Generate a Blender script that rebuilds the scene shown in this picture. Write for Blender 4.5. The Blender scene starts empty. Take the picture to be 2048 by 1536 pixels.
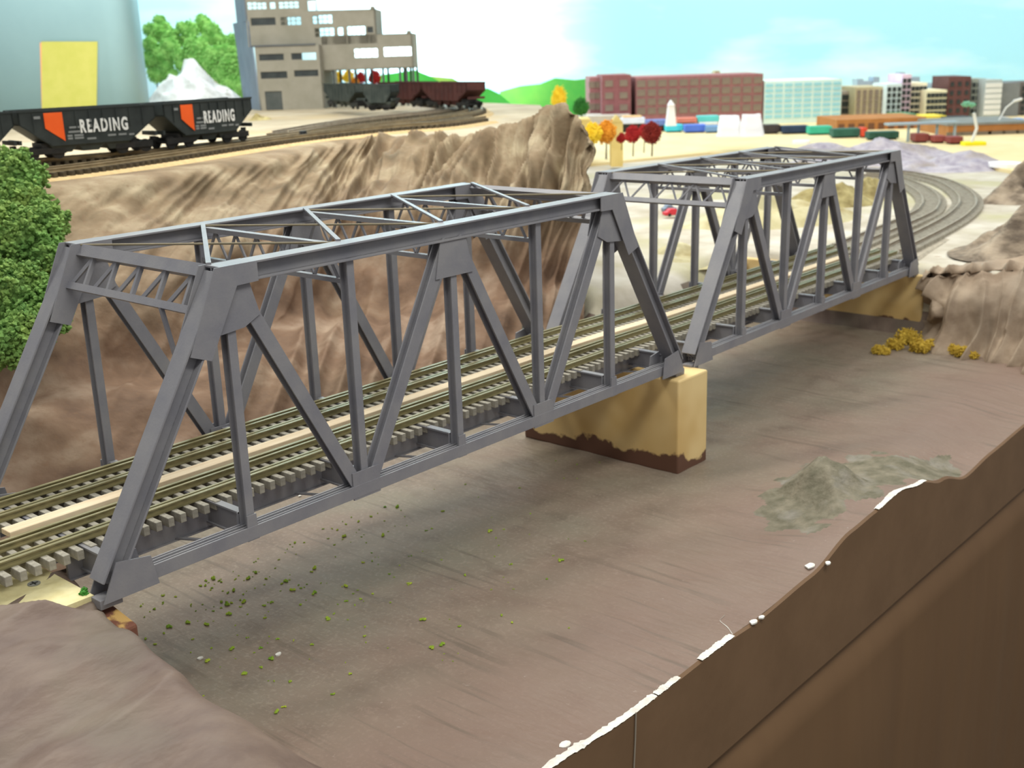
import bpy, math, random
import numpy as np
from mathutils import Vector, Matrix, noise as mn
random.seed(7); rng = np.random.default_rng(7)
SC = bpy.context.scene
COL = SC.collection

# ------------------------------------------------------------------ camera
FPX = 2279.25
CAM = Vector((-3.3362, -6.5587, 3.2745))
R_ = Vector((0.65776224, -0.75257095, -0.03139731))
U_ = Vector((0.22990583, 0.16089857, 0.95982027))
F_ = Vector((0.71728108, 0.63855196, -0.27885346))
cd = bpy.data.cameras.new('camera'); cam = bpy.data.objects.new('camera', cd); COL.objects.link(cam)
M = Matrix((R_, U_, -F_)).transposed().to_4x4(); M.translation = CAM
cam.matrix_world = M
cd.sensor_width = 36; cd.lens = FPX / 2048 * 36
cd.clip_start = .05; cd.clip_end = 500
cd.dof.use_dof = True; cd.dof.focus_distance = 8.3; cd.dof.aperture_fstop = 1.55
SC.camera = cam
# a point on the sight line of picture position (u, v), d in front of the camera
def ray(u, v): return F_ + R_ * ((u - 1024) / FPX) - U_ * ((v - 768) / FPX)
def UD(u, v, d): return CAM + ray(u, v) * d

# ------------------------------------------------------------------ world, lights, exposure
SC.view_settings.view_transform = 'Standard'
try: SC.view_settings.look = 'None'
except Exception: pass
SC.view_settings.gamma = 1; SC.view_settings.use_curve_mapping = False
SC.view_settings.exposure = 0.0
W = bpy.data.worlds.new('room_air'); SC.world = W; W.use_nodes = True
W.node_tree.nodes['Background'].inputs[0].default_value = (.94, .97, 1.0, 1)
W.node_tree.nodes['Background'].inputs[1].default_value = .42
def area(name, loc, target, sx, sy, power, color=(1, 1, .93)):
    l = bpy.data.lights.new(name, 'AREA'); l.shape = 'RECTANGLE'; l.size = sx; l.size_y = sy
    l.energy = power; l.color = color
    o = bpy.data.objects.new(name, l); COL.objects.link(o); o.location = loc
    d = Vector(target) - Vector(loc); o.rotation_euler = d.to_track_quat('-Z', 'Y').to_euler()
    return o
area('ceiling_or_fill_lamp', (9, 8, 17), (6, 1, 0), 26, 1.6, 3500, (1, .99, .9))
area('ceiling_or_fill_lamp', (1, -11, 17), (5, 0, -.5), 22, 3.0, 2900)
area('ceiling_or_fill_lamp', (28, 30, 27), (26, 22, 0), 30, 12, 5600)
area('ceiling_or_fill_lamp', (36, 2, 24), (36, 10, 0), 12, 24, 3600)
area('ceiling_or_fill_lamp', (2, 12, 19), (14, 26, 4), 12, 8, 2600)  # added fill light, brightens the column and the mine building
area('ceiling_or_fill_lamp', UD(1650, -700, 44), UD(1700, 60, 64), 30, 3, 3000)  # added wall washer, brightens the sky backdrop on the right
area('ceiling_or_fill_lamp', UD(380, -560, 40), UD(400, 60, 50), 12, 3, 2600)  # added wash light for the dim left part of the backdrop
area('ceiling_or_fill_lamp', UD(-50, -700, 16), UD(100, 100, 33), 8, 3, 1250)  # added fill light aimed at the pale column on the left
def spot(name, loc, target, power, angle, blend=1.0, size=1.0):
    l = bpy.data.lights.new(name, 'SPOT'); l.energy = power; l.spot_size = math.radians(angle)
    l.spot_blend = blend; l.shadow_soft_size = size; l.color = (1, 1, .97)
    o = bpy.data.objects.new(name, l); COL.objects.link(o); o.location = loc
    o.rotation_euler = (Vector(target) - Vector(loc)).to_track_quat('-Z', 'Y').to_euler()
    return o

# ------------------------------------------------------------------ geometry from sight lines (each with its own real distance)
def UZ(u, v, z): r = ray(u, v); return CAM + r * ((z - CAM.z) / r.z)
def UY(u, v, y): r = ray(u, v); return CAM + r * ((y - CAM.y) / r.y)

# ------------------------------------------------------------------ materials
def lin(c):
    return tuple(((x / 255) / 12.92 if x / 255 <= .04045 else ((x / 255 + .055) / 1.055) ** 2.4) for x in c) + (1,)
MATS = {}
def mat(name, c1, c2=None, scale=5, rough=.7, metal=0, bump=0, bscale=None, stretch=(1, 1, 1), lo=.35, hi=.65, detail=6, spec=.3, c3=None, s3=1.0, lo3=.5, hi3=.7, emit=0):
    if name in MATS: return MATS[name]
    m = bpy.data.materials.new(name); m.use_nodes = True; nt = m.node_tree; N = nt.nodes; L = nt.links
    b = N['Principled BSDF']; b.inputs['Roughness'].default_value = rough; b.inputs['Metallic'].default_value = metal
    b.inputs['Specular IOR Level'].default_value = spec
    tc = N.new('ShaderNodeTexCoord'); mp = N.new('ShaderNodeMapping'); mp.inputs['Scale'].default_value = stretch
    L.new(tc.outputs['Object'], mp.inputs['Vector'])
    col = None
    if c2:
        n = N.new('ShaderNodeTexNoise'); n.inputs['Scale'].default_value = scale; n.inputs['Detail'].default_value = detail
        n.inputs['Roughness'].default_value = .6
        L.new(mp.outputs[0], n.inputs['Vector'])
        r = N.new('ShaderNodeValToRGB'); r.color_ramp.elements[0].position = lo; r.color_ramp.elements[1].position = hi
        r.color_ramp.elements[0].color = lin(c1); r.color_ramp.elements[1].color = lin(c2)
        L.new(n.outputs[0], r.inputs[0]); col = r.outputs[0]
    if c3:
        n = N.new('ShaderNodeTexNoise'); n.inputs['Scale'].default_value = s3; n.inputs['Detail'].default_value = 5
        L.new(tc.outputs['Object'], n.inputs['Vector'])
        mr = N.new('ShaderNodeMapRange'); mr.inputs[1].default_value = lo3; mr.inputs[2].default_value = hi3
        L.new(n.outputs[0], mr.inputs[0])
        mx = N.new('ShaderNodeMix'); mx.data_type = 'RGBA'
        L.new(mr.outputs[0], mx.inputs[0]); L.new(col, mx.inputs[6]); mx.inputs[7].default_value = lin(c3)
        col = mx.outputs[2]
    if col is None: b.inputs['Base Color'].default_value = lin(c1)
    else: L.new(col, b.inputs['Base Color'])
    if bump:
        n = N.new('ShaderNodeTexNoise'); n.inputs['Scale'].default_value = bscale or scale; n.inputs['Detail'].default_value = 8
        L.new(mp.outputs[0], n.inputs['Vector'])
        bp = N.new('ShaderNodeBump'); bp.inputs['Strength'].default_value = bump; bp.inputs['Distance'].default_value = .05
        L.new(n.outputs[0], bp.inputs['Height']); L.new(bp.outputs[0], b.inputs['Normal'])
    if emit:
        b.inputs['Emission Color'].default_value = lin(c1); b.inputs['Emission Strength'].default_value = emit
    MATS[name] = m
    return m

STEEL = mat('grey_bridge_plastic', (124, 123, 129), (138, 136, 138), 3, .42, 0, .05, 60, spec=.35)
RAIL = mat('olive_rail', (130, 124, 90), (158, 146, 106), 6, .35, .45, spec=.5, stretch=(1, 8, 8))
RAILF = mat('steel_rail', (142, 130, 114), (164, 152, 134), 6, .5, .2)
TIE = mat('grey_tie', (138, 132, 120), (170, 164, 150), 14, .8, 0, .2, 60)
TIED = mat('dark_tie', (62, 56, 46), (90, 80, 62), 14, .9)
STRIPW = mat('bare_wood_strip', (214, 190, 156), (228, 210, 180), 4, .7, stretch=(.4, 6, 6))
PLY = mat('yellow_plywood', (218, 205, 150), (236, 226, 178), 5, .7, bump=.1, bscale=30)

# ------------------------------------------------------------------ object helpers
def empty(name, loc=(0, 0, 0), rz=0):
    o = bpy.data.objects.new(name, None); COL.objects.link(o); o.location = loc; o.rotation_euler = (0, 0, rz)
    o.empty_display_size = .1
    return o
def tag(o, label, cat, group=None):
    o['label'] = label; o['category'] = cat
    if group: o['group'] = group
    return o
def struct(o): o['kind'] = 'structure'; return o
class MB:
    def __init__(s): s.v = []; s.f = []
    def add(s, vs, fs):
        n = len(s.v); s.v += [tuple(v) for v in vs]; s.f += [tuple(i + n for i in f) for f in fs]; return s
    def hexa(s, p):     # 8 points: bottom 4, top 4
        return s.add(p, [(3, 2, 1, 0), (4, 5, 6, 7), (0, 1, 5, 4), (1, 2, 6, 5), (2, 3, 7, 6), (3, 0, 4, 7)])
    def box(s, x0, x1, y0, y1, z0, z1):
        return s.hexa([(x0, y0, z0), (x1, y0, z0), (x1, y1, z0), (x0, y1, z0), (x0, y0, z1), (x1, y0, z1), (x1, y1, z1), (x0, y1, z1)])
    def beam(s, a, b, side, rects):   # extrude cross-section rectangles (s0,s1,t0,t1) from a to b; side = s axis
        a = Vector(a); b = Vector(b); d = (b - a).normalized(); sd = Vector(side); sd = (sd - d * sd.dot(d)).normalized(); t = d.cross(sd) * -1
        if t.z < 0 and abs(d.z) < .95: t = -t
        for s0, s1, t0, t1 in rects:
            p = []
            for e in (a, b):
                p += [e + sd * s0 + t * t0, e + sd * s1 + t * t0, e + sd * s1 + t * t1, e + sd * s0 + t * t1]
            s.hexa(p)
        return s
    def bar(s, a, b, w, h=None, side=(0, 1, 0)):
        h = h or w; return s.beam(a, b, side, [(-w / 2, w / 2, -h / 2, h / 2)])
    def tube(s, pts, r, n=8, r2=None):
        pts = [Vector(p) for p in pts]; m = len(pts); rings = []
        for i, p in enumerate(pts):
            d = (pts[min(i + 1, m - 1)] - pts[max(i - 1, 0)]).normalized()
            up = Vector((0, 0, 1)) if abs(d.z) < .9 else Vector((1, 0, 0))
            a = d.cross(up).normalized(); b = a.cross(d)
            rr = r + ((r2 - r) * i / (m - 1) if r2 is not None else 0)
            rings.append([p + (a * math.cos(6.2832 * k / n) + b * math.sin(6.2832 * k / n)) * rr for k in range(n)])
        vs = [v for g in rings for v in g]; fs = []
        for i in range(m - 1):
            for k in range(n):
                fs.append((i * n + k, i * n + (k + 1) % n, (i + 1) * n + (k + 1) % n, (i + 1) * n + k))
        fs.append(tuple(range(n - 1, -1, -1))); fs.append(tuple((m - 1) * n + k for k in range(n)))
        return s.add(vs, fs)
    def prism(s, poly, off):           # poly = 3D points, off = extrusion vector
        n = len(poly); off = Vector(off); vs = [Vector(p) for p in poly] + [Vector(p) + off for p in poly]
        fs = [tuple(range(n - 1, -1, -1)), tuple(range(n, 2 * n))] + [(i, (i + 1) % n, n + (i + 1) % n, n + i) for i in range(n)]
        return s.add(vs, fs)
    def build(s, name, m, parent=None, smooth=False, bevel=0):
        me = bpy.data.meshes.new(name); me.from_pydata(s.v, [], s.f); me.materials.append(m)
        if smooth: me.polygons.foreach_set('use_smooth', [True] * len(me.polygons))
        me.update(); o = bpy.data.objects.new(name, me); COL.objects.link(o)
        if parent is not None: o.parent = parent
        if bevel:
            b = o.modifiers.new('soft_edges', 'BEVEL'); b.width = bevel; b.segments = 2; b.limit_method = 'ANGLE'
        return o
def fix_normals(o):
    import bmesh
    bm = bmesh.new(); bm.from_mesh(o.data); bmesh.ops.recalc_face_normals(bm, faces=bm.faces); bm.to_mesh(o.data); bm.free()
def copy_tree(o, parent=None):
    c = o.copy(); COL.objects.link(c); c.parent = parent
    for ch in list(o.children): copy_tree(ch, c)
    return c
def text_mesh(name, body, size, m, parent, loc, rot, sx=1.0, shear=0, extrude=.004):
    cu = bpy.data.curves.new(name, 'FONT'); cu.body = body; cu.size = size; cu.extrude = extrude; cu.align_x = 'CENTER'; cu.offset = size * .036
    cu.shear = shear; cu.space_character = 1.3
    t = bpy.data.objects.new(name, cu); COL.objects.link(t)
    dg = bpy.context.evaluated_depsgraph_get(); me = bpy.data.meshes.new_from_object(t.evaluated_get(dg))
    bpy.data.objects.remove(t); bpy.data.curves.remove(cu)
    me.materials.clear(); me.materials.append(m)
    o = bpy.data.objects.new(name, me); COL.objects.link(o); o.parent = parent; o.location = loc; o.rotation_euler = rot; o.scale = (sx, 1, 1)
    return o
def cr(pts, n):            # Catmull-Rom resample to n points
    P = [Vector(p) for p in pts]; m = len(P); out = []
    for k in range(n):
        t = k / (n - 1) * (m - 1); i = min(int(t), m - 2); f = t - i
        a = P[max(i - 1, 0)]; b = P[i]; c = P[i + 1]; d = P[min(i + 2, m - 1)]
        if i == 0: a = b * 2 - c
        if i == m - 2: d = c * 2 - b
        out.append(.5 * ((2 * b) + (c - a) * f + (2 * a - 5 * b + 4 * c - d) * f * f + (3 * b - a - 3 * c + d) * f ** 3))
    return out
def arclen(pts, step):     # evenly spaced points along a polyline
    out = [pts[0].copy()]; acc = 0; i = 0; p = pts[0].copy()
    while i < len(pts) - 1:
        d = (pts[i + 1] - p).length
        if d < step - acc: acc += d; p = pts[i + 1].copy(); i += 1
        else:
            p = p + (pts[i + 1] - p) * ((step - acc) / d); out.append(p.copy()); acc = 0
    return out
def grid_mesh(name, P, nu, nv, m, parent=None):    # P[j*nu+i]
    f = [(j * nu + i, j * nu + i + 1, (j + 1) * nu + i + 1, (j + 1) * nu + i) for j in range(nv - 1) for i in range(nu - 1)]
    me = bpy.data.meshes.new(name); me.from_pydata([tuple(p) for p in P], [], f); me.materials.append(m)
    me.polygons.foreach_set('use_smooth', [True] * len(f)); me.update()
    o = bpy.data.objects.new(name, me); COL.objects.link(o)
    if parent: o.parent = parent
    return o
def smooth(t): t = max(0, min(1, t)); return t * t * (3 - 2 * t)
def loft(rows, nu, nv):
    R = [cr(r, nu) for r in rows]
    cols = [cr([R[j][i] for j in range(len(R))], nv) for i in range(nu)]
    return [[cols[i][j] for i in range(nu)] for j in range(nv)]
def displaced(G, fn):      # move every grid point along its normal by fn(i/nu, j/nv, p)
    nv = len(G); nu = len(G[0]); out = []
    for j in range(nv):
        for i in range(nu):
            a = G[j][min(i + 1, nu - 1)] - G[j][max(i - 1, 0)]; b = G[min(j + 1, nv - 1)][i] - G[max(j - 1, 0)][i]
            n = a.cross(b)
            if n.length > 1e-9: n.normalize()
            if n.z < 0: n = -n
            out.append(G[j][i] + n * fn(i / (nu - 1), j / (nv - 1), G[j][i]))
    return out
def fnz(x, y, z=0.0): return mn.noise(Vector((x, y, z)))
def leaves(name, blobs, n, size, m, parent=None, squash=1.0):   # clump foliage: many little leaf pieces around rounded lumps
    V = []; Fc = []; tot = sum(r ** 2 for _, r in blobs)
    for c, r in blobs:
        k = max(20, int(n * r ** 2 / tot)); d = rng.normal(size=(k, 3)); d /= np.linalg.norm(d, axis=1)[:, None]
        rad = r * (.72 + .33 * rng.random(k)) * (1 + .18 * np.sin(d[:, 0] * 7 + c[0]) * np.sin(d[:, 1] * 6 + d[:, 2] * 5))
        P = np.array(c) + d * rad[:, None] * np.array([1, 1, squash])
        for q in range(k):
            a = rng.normal(size=3); a /= np.linalg.norm(a); b = np.cross(a, rng.normal(size=3)); b /= np.linalg.norm(b); s = size * (.6 + .8 * rng.random())
            i0 = len(V); p = P[q]; c3 = np.cross(a, b)
            V += [p + a * s, p + b * s, p - a * s * .8, p - b * s * .9, p + c3 * s * .9, p - c3 * s * .6]
            Fc += [(i0, i0 + 1, i0 + 4), (i0 + 1, i0 + 2, i0 + 4), (i0 + 2, i0 + 3, i0 + 4), (i0 + 3, i0, i0 + 4), (i0 + 1, i0, i0 + 5), (i0 + 2, i0 + 1, i0 + 5), (i0 + 3, i0 + 2, i0 + 5), (i0, i0 + 3, i0 + 5)]
        # solid core
        core = MB(); 
        nn = 10
        for a_ in range(nn + 1):
            for b_ in range(nn):
                th = math.pi * a_ / nn; ph = 2 * math.pi * b_ / nn
                V.append(np.array(c) + np.array([math.sin(th) * math.cos(ph), math.sin(th) * math.sin(ph), math.cos(th) * squash]) * r * .74)
        base = len(V) - (nn + 1) * nn
        for a_ in range(nn):
            for b_ in range(nn):
                Fc.append((base + a_ * nn + b_, base + (a_ + 1) * nn + b_, base + (a_ + 1) * nn + (b_ + 1) % nn, base + a_ * nn + (b_ + 1) % nn))
    me = bpy.data.meshes.new(name); me.from_pydata([tuple(map(float, v)) for v in V], [], Fc); me.materials.append(m); me.update()
    o = bpy.data.objects.new(name, me); COL.objects.link(o)
    if parent is not None: o.parent = parent
    return o

# ================================================================== THE TABLE: riverbed, fascia, skirt
ZR = -1.18
def riverbed_material():
    m = bpy.data.materials.new('painted_plaster_riverbed'); m.use_nodes = True; nt = m.node_tree; N = nt.nodes; L = nt.links
    b = N['Principled BSDF']; b.inputs['Roughness'].default_value = .5; b.inputs['Specular IOR Level'].default_value = .28
    tc = N.new('ShaderNodeTexCoord')
    def nz(scale, st, det=6):
        mp = N.new('ShaderNodeMapping'); mp.inputs['Scale'].default_value = st; L.new(tc.outputs['Object'], mp.inputs['Vector'])
        n = N.new('ShaderNodeTexNoise'); n.inputs['Scale'].default_value = scale; n.inputs['Detail'].default_value = det; L.new(mp.outputs[0], n.inputs['Vector']); return n.outputs[0]
    def ramp(src, a, ca, bb, cb):
        r = N.new('ShaderNodeValToRGB'); r.color_ramp.elements[0].position = a; r.color_ramp.elements[1].position = bb
        r.color_ramp.elements[0].color = ca; r.color_ramp.elements[1].color = cb; L.new(src, r.inputs[0]); return r.outputs[0]
    def mixc(f, a, c):
        mx = N.new('ShaderNodeMix'); mx.data_type = 'RGBA'; L.new(f, mx.inputs[0])
        for s, v in ((6, a), (7, c)):
            if isinstance(v, tuple): mx.inputs[s].default_value = v
            else: L.new(v, mx.inputs[s])
        return mx.outputs[2]
    W1 = (1, 1, 1, 1); K = (0, 0, 0, 1)
    base = ramp(nz(.9, (1, 1, 1)), .35, lin((134, 116, 102)), .65, lin((134, 124, 108)))
    base = mixc(ramp(nz(3.2, (1, .7, 1), 8), .52, K, .72, (.55, .55, .55, 1)), base, lin((104, 88, 76)))
    base = mixc(ramp(nz(30, (1, 1, 1), 3), .52, K, .7, (.3, .3, .3, 1)), base, lin((176, 160, 144)))
    # mauve-brown paint towards the table edge
    sx = N.new('ShaderNodeSeparateXYZ'); L.new(tc.outputs['Object'], sx.inputs[0])
    mr = N.new('ShaderNodeMapRange'); mr.inputs[1].default_value = -.2; mr.inputs[2].default_value = -1.6; L.new(sx.outputs[1], mr.inputs[0])
    ad = N.new('ShaderNodeMath'); ad.operation = 'MULTIPLY'; L.new(mr.outputs[0], ad.inputs[0]); ad.inputs[1].default_value = .75
    base = mixc(ad.outputs[0], base, lin((126, 102, 90)))
    # dark brush streaks running across the river
    st = ramp(nz(1.0, (15, .55, 1), 3), .55, K, .66, W1)
    gate = ramp(nz(1.2, (1, 1, 1), 2), .42, K, .6, W1)
    mu = N.new('ShaderNodeMath'); mu.operation = 'MULTIPLY'; L.new(st, mu.inputs[0]); L.new(gate, mu.inputs[1])
    mu2 = N.new('ShaderNodeMath'); mu2.operation = 'MULTIPLY'; L.new(mu.outputs[0], mu2.inputs[0]); mu2.inputs[1].default_value = .55
    base = mixc(mu2.outputs[0], base, lin((98, 86, 74)))
    # pale worn specks
    sp = ramp(nz(14, (1, 1, 1), 8), .70, K, .78, (.3, .3, .3, 1))
    base = mixc(sp, base, lin((205, 195, 185)))
    L.new(base, b.inputs['Base Color'])
    bp = N.new('ShaderNodeBump'); bp.inputs['Strength'].default_value = .35; bp.inputs['Distance'].default_value = .03
    L.new(nz(7, (2.5, .8, 1), 8), bp.inputs['Height']); L.new(bp.outputs[0], b.inputs['Normal'])
    return m
MRIV = riverbed_material()
EDGE = [(-6, -1.0), (-2, -.95), (.5, -1.15), (1.48, -1.14), (2.47, -1.2), (3.68, -1.18), (4.15, -1.2), (5.09, -1.16), (5.85, -1.01), (6.38, -.985), (6.83, -.95), (7.45, -1.04), (8.0, -1.18), (8.75, -1.36), (9.5, -1.31), (10.67, -1.28), (20, -1.2)]
def edge_z(x):
    for (a, za), (b, zb) in zip(EDGE, EDGE[1:]):
        if x <= b: return za + (zb - za) * smooth((x - a) / (b - a))
    return EDGE[-1][1]
def rocklump(x, y):
    # sharp little plaster crag near the table edge
    px, py = 6.85, -1.70
    dx, dy = x - px, y - py
    a = dx * .8 + dy * .6; c = -dx * .6 + dy * .8
    r = math.hypot(dx / 1.25, dy / .8)
    h = .31 * max(0, 1 - abs(c) * 2.1 - abs(a) * .95) + .10 * smooth(1 - r)
    h += .10 * smooth(1 - math.hypot((x - 8.1) / .9, (y + 2.0) / .7))
    return h * (1 + .35 * fnz(x * 4, y * 4))
def river_z(x, y):
    e = edge_z(x); k = smooth((y + 2.45) / .9)
    z = e * (1 - k) + ZR * k + .018 * fnz(x * 1.3, y * 1.3) + .006 * fnz(x * 6, y * 4, 3)
    z += rocklump(x, y) * (.35 + .65 * smooth((y + 2.5) / .7))
    return z
nx, ny = 520, 180
P = []
for j in range(ny):
    y = -2.45 + (3.5 + 2.45) * (j / (ny - 1)) ** 1.15
    for i in range(nx):
        x = -5 + 20.5 * i / (nx - 1)
        P.append((x, y, river_z(x, y)))
river = grid_mesh('riverbed', P, nx, ny, MRIV); struct(river)
# grey paint over the crag: second material by face position
MCRAG = mat('grey_green_crag_paint', (92, 88, 70), (130, 122, 104), 5, .75, bump=.5, bscale=14, c3=(138, 132, 122), s3=3)
river.data.materials.append(MCRAG)
for pl in river.data.polygons:
    c = pl.center
    r = math.hypot((c.x - 7.0) / 1.45, (c.y + 1.75) / .62) + .45 * fnz(c.x * 3.5, c.y * 3.5)
    r2 = math.hypot((c.x - 8.2) / .8, (c.y + 2.2) / .32) + .45 * fnz(c.x * 3.5, c.y * 3.5)
    if min(r, r2) < .9: pl.material_index = 1

MFAS = mat('brown_painted_fascia', (112, 86, 62), (120, 93, 68), 1.6, .5, bump=.06, bscale=8, spec=.25)
n = 260; P = []; xs = [-5 + 20.5 * i / (n - 1) for i in range(n)]
rowsf = [(lambda x: edge_z(x) + .004 + rocklump(x, -2.45) * .35, -2.45), (lambda x: edge_z(x) - .012, -2.475), (lambda x: -1.6, -2.475), (lambda x: -2.17 + .006 * fnz(x * .7, 0), -2.475), (lambda x: -2.2 + .006 * fnz(x * .7, 0), -2.46), (lambda x: -2.21 + .006 * fnz(x * .7, 0), -2.30)]
for zf, y in rowsf:
    for x in xs: P.append((x, y, zf(x)))
fas = grid_mesh('wall_front', P, n, len(rowsf), MFAS); struct(fas)
fas.data.polygons.foreach_set('use_smooth', [False] * len(fas.data.polygons))
# lower cloth skirt with folds
MSK = mat('brown_cloth_skirt', (110, 84, 60), (118, 91, 65), .6, .6, stretch=(1.5, 1, .2), spec=.15)
n = 500; P = []; K_ = 40
for j in range(K_):
    t = j / (K_ - 1)
    for i in range(n):
        x = -5 + 20.5 * i / (n - 1)
        z = -2.235 + .006 * fnz(x * .7, 0) - t * 7
        amp = smooth(t * 5) * .07
        y = -2.50 - .03 * math.sin(min(1, t * 60) * 3.14159) - .05 * smooth(t * 5) + amp * (fnz(x * .9, t * .5, 5) + .3 * fnz(x * 2.6, t * .7, 9))
        if j == 0: y = -2.36
        P.append((x, y, z))
skirt = grid_mesh('cloth_skirt', P, n, K_, MSK)
tag(skirt, 'brown cloth skirt hanging in folds below the painted table front', 'cloth skirt')
# room floor far below
fl = MB().box(-40, 110, -40, 110, -13.2, -13).build('floor', mat('grey_room_floor', (120, 112, 100), (135, 126, 112), .5)); struct(fl)

# front-left plaster mound
MMOUND = mat('mauve_brown_plaster', (104, 86, 78), (126, 108, 96), 1.6, .55, bump=.4, bscale=4, stretch=(1, 2, 1), c3=(120, 112, 98), s3=.9, lo3=.5, hi3=.75)
def xb(y): return -.02 - .17 * smooth((.5 - y) / .9) - .42 * smooth((-.4 - y) / 2.1)
def mound_z(x, y):
    top = -.10 - .06 * smooth((.3 - y) / .6) - .2 * smooth((-.6 - y) / 2) + .02 * fnz(x * 2, y * 2)
    top += .14 * (.3 - abs(fnz(x * 1.0 + y * .6, y * 1.9 - x * .4, 2))) + .03 * fnz(x * 3, y * 5, 7)
    top += .12 * smooth(((-.02 - .75 * (x + .15)) - y) / .14) * smooth((y + 1.1) / 1.1)
    w = .16 + 1.25 * smooth((-.2 - y) / 1.7)
    s = smooth(1 - (x - xb(y)) / w)
    s = s ** (1.0)
    return (ZR - .03) + (top - ZR + .03) * s + .045 * s * (1 - s) * 4 * fnz(x * 3 + y, y * 3)
nx, ny = 150, 170; P = []
for j in range(ny):
    y = -2.45 + 3.05 * j / (ny - 1)
    for i in range(nx):
        x = -3.6 + 5.1 * i / (nx - 1); P.append((x, y, mound_z(x, y)))
mound = grid_mesh('plaster_mound', P, nx, ny, MMOUND)
tag(mound, 'smooth mauve-brown plaster mound in the near left corner beside the bridge end', 'plaster mound')
struct(mound); del mound['label']; del mound['category']
mound.name = 'ground_mound'

# ================================================================== HILLSIDE behind the bridges
ZS = 1.8       # upper shelf level
MHILL = bpy.data.materials.new('tan_plaster_cloth'); MHILL.use_nodes = True
def hill_mat(m):
    nt = m.node_tree; N = nt.nodes; L = nt.links; b = N['Principled BSDF']; b.inputs['Roughness'].default_value = .8; b.inputs['Specular IOR Level'].default_value = .2
    tc = N.new('ShaderNodeTexCoord'); sx = N.new('ShaderNodeSeparateXYZ'); L.new(tc.outputs['Object'], sx.inputs[0])
    def nz(scale, det=6, st=(1, 1, 1)):
        mp = N.new('ShaderNodeMapping'); mp.inputs['Scale'].default_value = st; L.new(tc.outputs['Object'], mp.inputs['Vector'])
        n = N.new('ShaderNodeTexNoise'); n.inputs['Scale'].default_value = scale; n.inputs['Detail'].default_value = det; L.new(mp.outputs[0], n.inputs['Vector']); return n.outputs[0]
    def ramp(src, cols):
        r = N.new('ShaderNodeValToRGB')
        while len(r.color_ramp.elements) < len(cols): r.color_ramp.elements.new(.5)
        for e, (p, c) in zip(r.color_ramp.elements, cols): e.position = p; e.color = c
        L.new(src, r.inputs[0]); return r.outputs[0]
    def mixc(f, a, c):
        mx = N.new('ShaderNodeMix'); mx.data_type = 'RGBA'; L.new(f, mx.inputs[0])
        for s, v in ((6, a), (7, c)):
            if isinstance(v, tuple): mx.inputs[s].default_value = v
            else: L.new(v, mx.inputs[s])
        return mx.outputs[2]
    low = ramp(nz(1.6), [(.3, lin((90, 70, 56))), (.5, lin((118, 94, 76))), (.7, lin((150, 130, 112)))])
    high = ramp(nz(1.4, 7), [(.3, lin((98, 84, 64))), (.5, lin((130, 112, 88))), (.7, lin((164, 150, 124)))])
    mr = N.new('ShaderNodeMapRange'); mr.inputs[1].default_value = .1; mr.inputs[2].default_value = 1.5; L.new(sx.outputs[2], mr.inputs[0])
    ad = N.new('ShaderNodeMath'); ad.operation = 'ADD'; L.new(mr.outputs[0], ad.inputs[0])
    s2 = N.new('ShaderNodeMath'); s2.operation = 'MULTIPLY_ADD'; L.new(nz(.8), s2.inputs[0]); s2.inputs[1].default_value = 1.2; s2.inputs[2].default_value = -.6
    L.new(s2.outputs[0], ad.inputs[1]); ad.use_clamp = True
    c = mixc(ad.outputs[0], low, high)
    fine = ramp(nz(16, 4), [(.55, (0, 0, 0, 1)), (.75, (.5, .5, .5, 1))]); c = mixc(fine, c, lin((120, 92, 70)))
    L.new(c, b.inputs['Base Color'])
    bp = N.new('ShaderNodeBump'); bp.inputs['Strength'].default_value = .5; bp.inputs['Distance'].default_value = .06
    L.new(nz(5, 8), bp.inputs['Height']); L.new(bp.outputs[0], b.inputs['Normal'])
hill_mat(MHILL)
crest = [UZ(-420, 420, ZS), UZ(-150, 400, ZS), UZ(90, 374, ZS), UZ(330, 346, ZS), UZ(480, 322, ZS), UZ(600, 300, ZS), UZ(690, 281, ZS), UZ(760, 272, ZS), UD(840, 276, 21.2), UD(920, 272, 20.6), UD(1000, 262, 20), UD(1055, 236, 19.4), UD(1110, 214, 18.8), UD(1148, 236, 18.2), UD(1176, 292, 17.6)]
foot = [Vector(p) + Vector((0, .45, -.08)) for p in [(-5, 3.2, -.75), (-2.6, 2.9, -.8), (-1.0, 2.6, -.9), (.2, 2.5, -1.0), (1.2, 2.45, -1.05), (2.2, 2.45, -1.05), (3.1, 2.4, -1.05), (3.9, 2.4, -1.05), (4.7, 2.4, -1.05), (5.5, 2.4, -1.05), (6.2, 2.4, -1.05), (6.9, 2.4, -1.05), (7.6, 2.45, -1.05), (8.3, 2.5, -1.05), (8.8, 2.55, -1.05)]]
prof = [(0, 0, 0), (.12, .05, 0), (.28, .24, .05), (.42, .40, 0), (.50, .16, 0), (.60, -.22, 0), (.72, .10, 0), (.86, .12, 0), (1, 0, 0)]
back = [c + Vector((.25, 1.2, -.02 if i < 8 else -.55 - .05 * i)) for i, c in enumerate(crest)]
rows = [back]
for t, o_, _ in prof:
    r = []
    for i, (c, f) in enumerate(zip(crest, foot)):
        p = c.lerp(f, t); k = smooth((i - 1.5) / 3) * (1 - .5 * smooth((i - 12) / 3))
        r.append(p + Vector((-.15, -.55, .8)) * o_ * (.35 + .75 * k))
    rows.append(r)
G = loft(rows, 420, 190)
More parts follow.
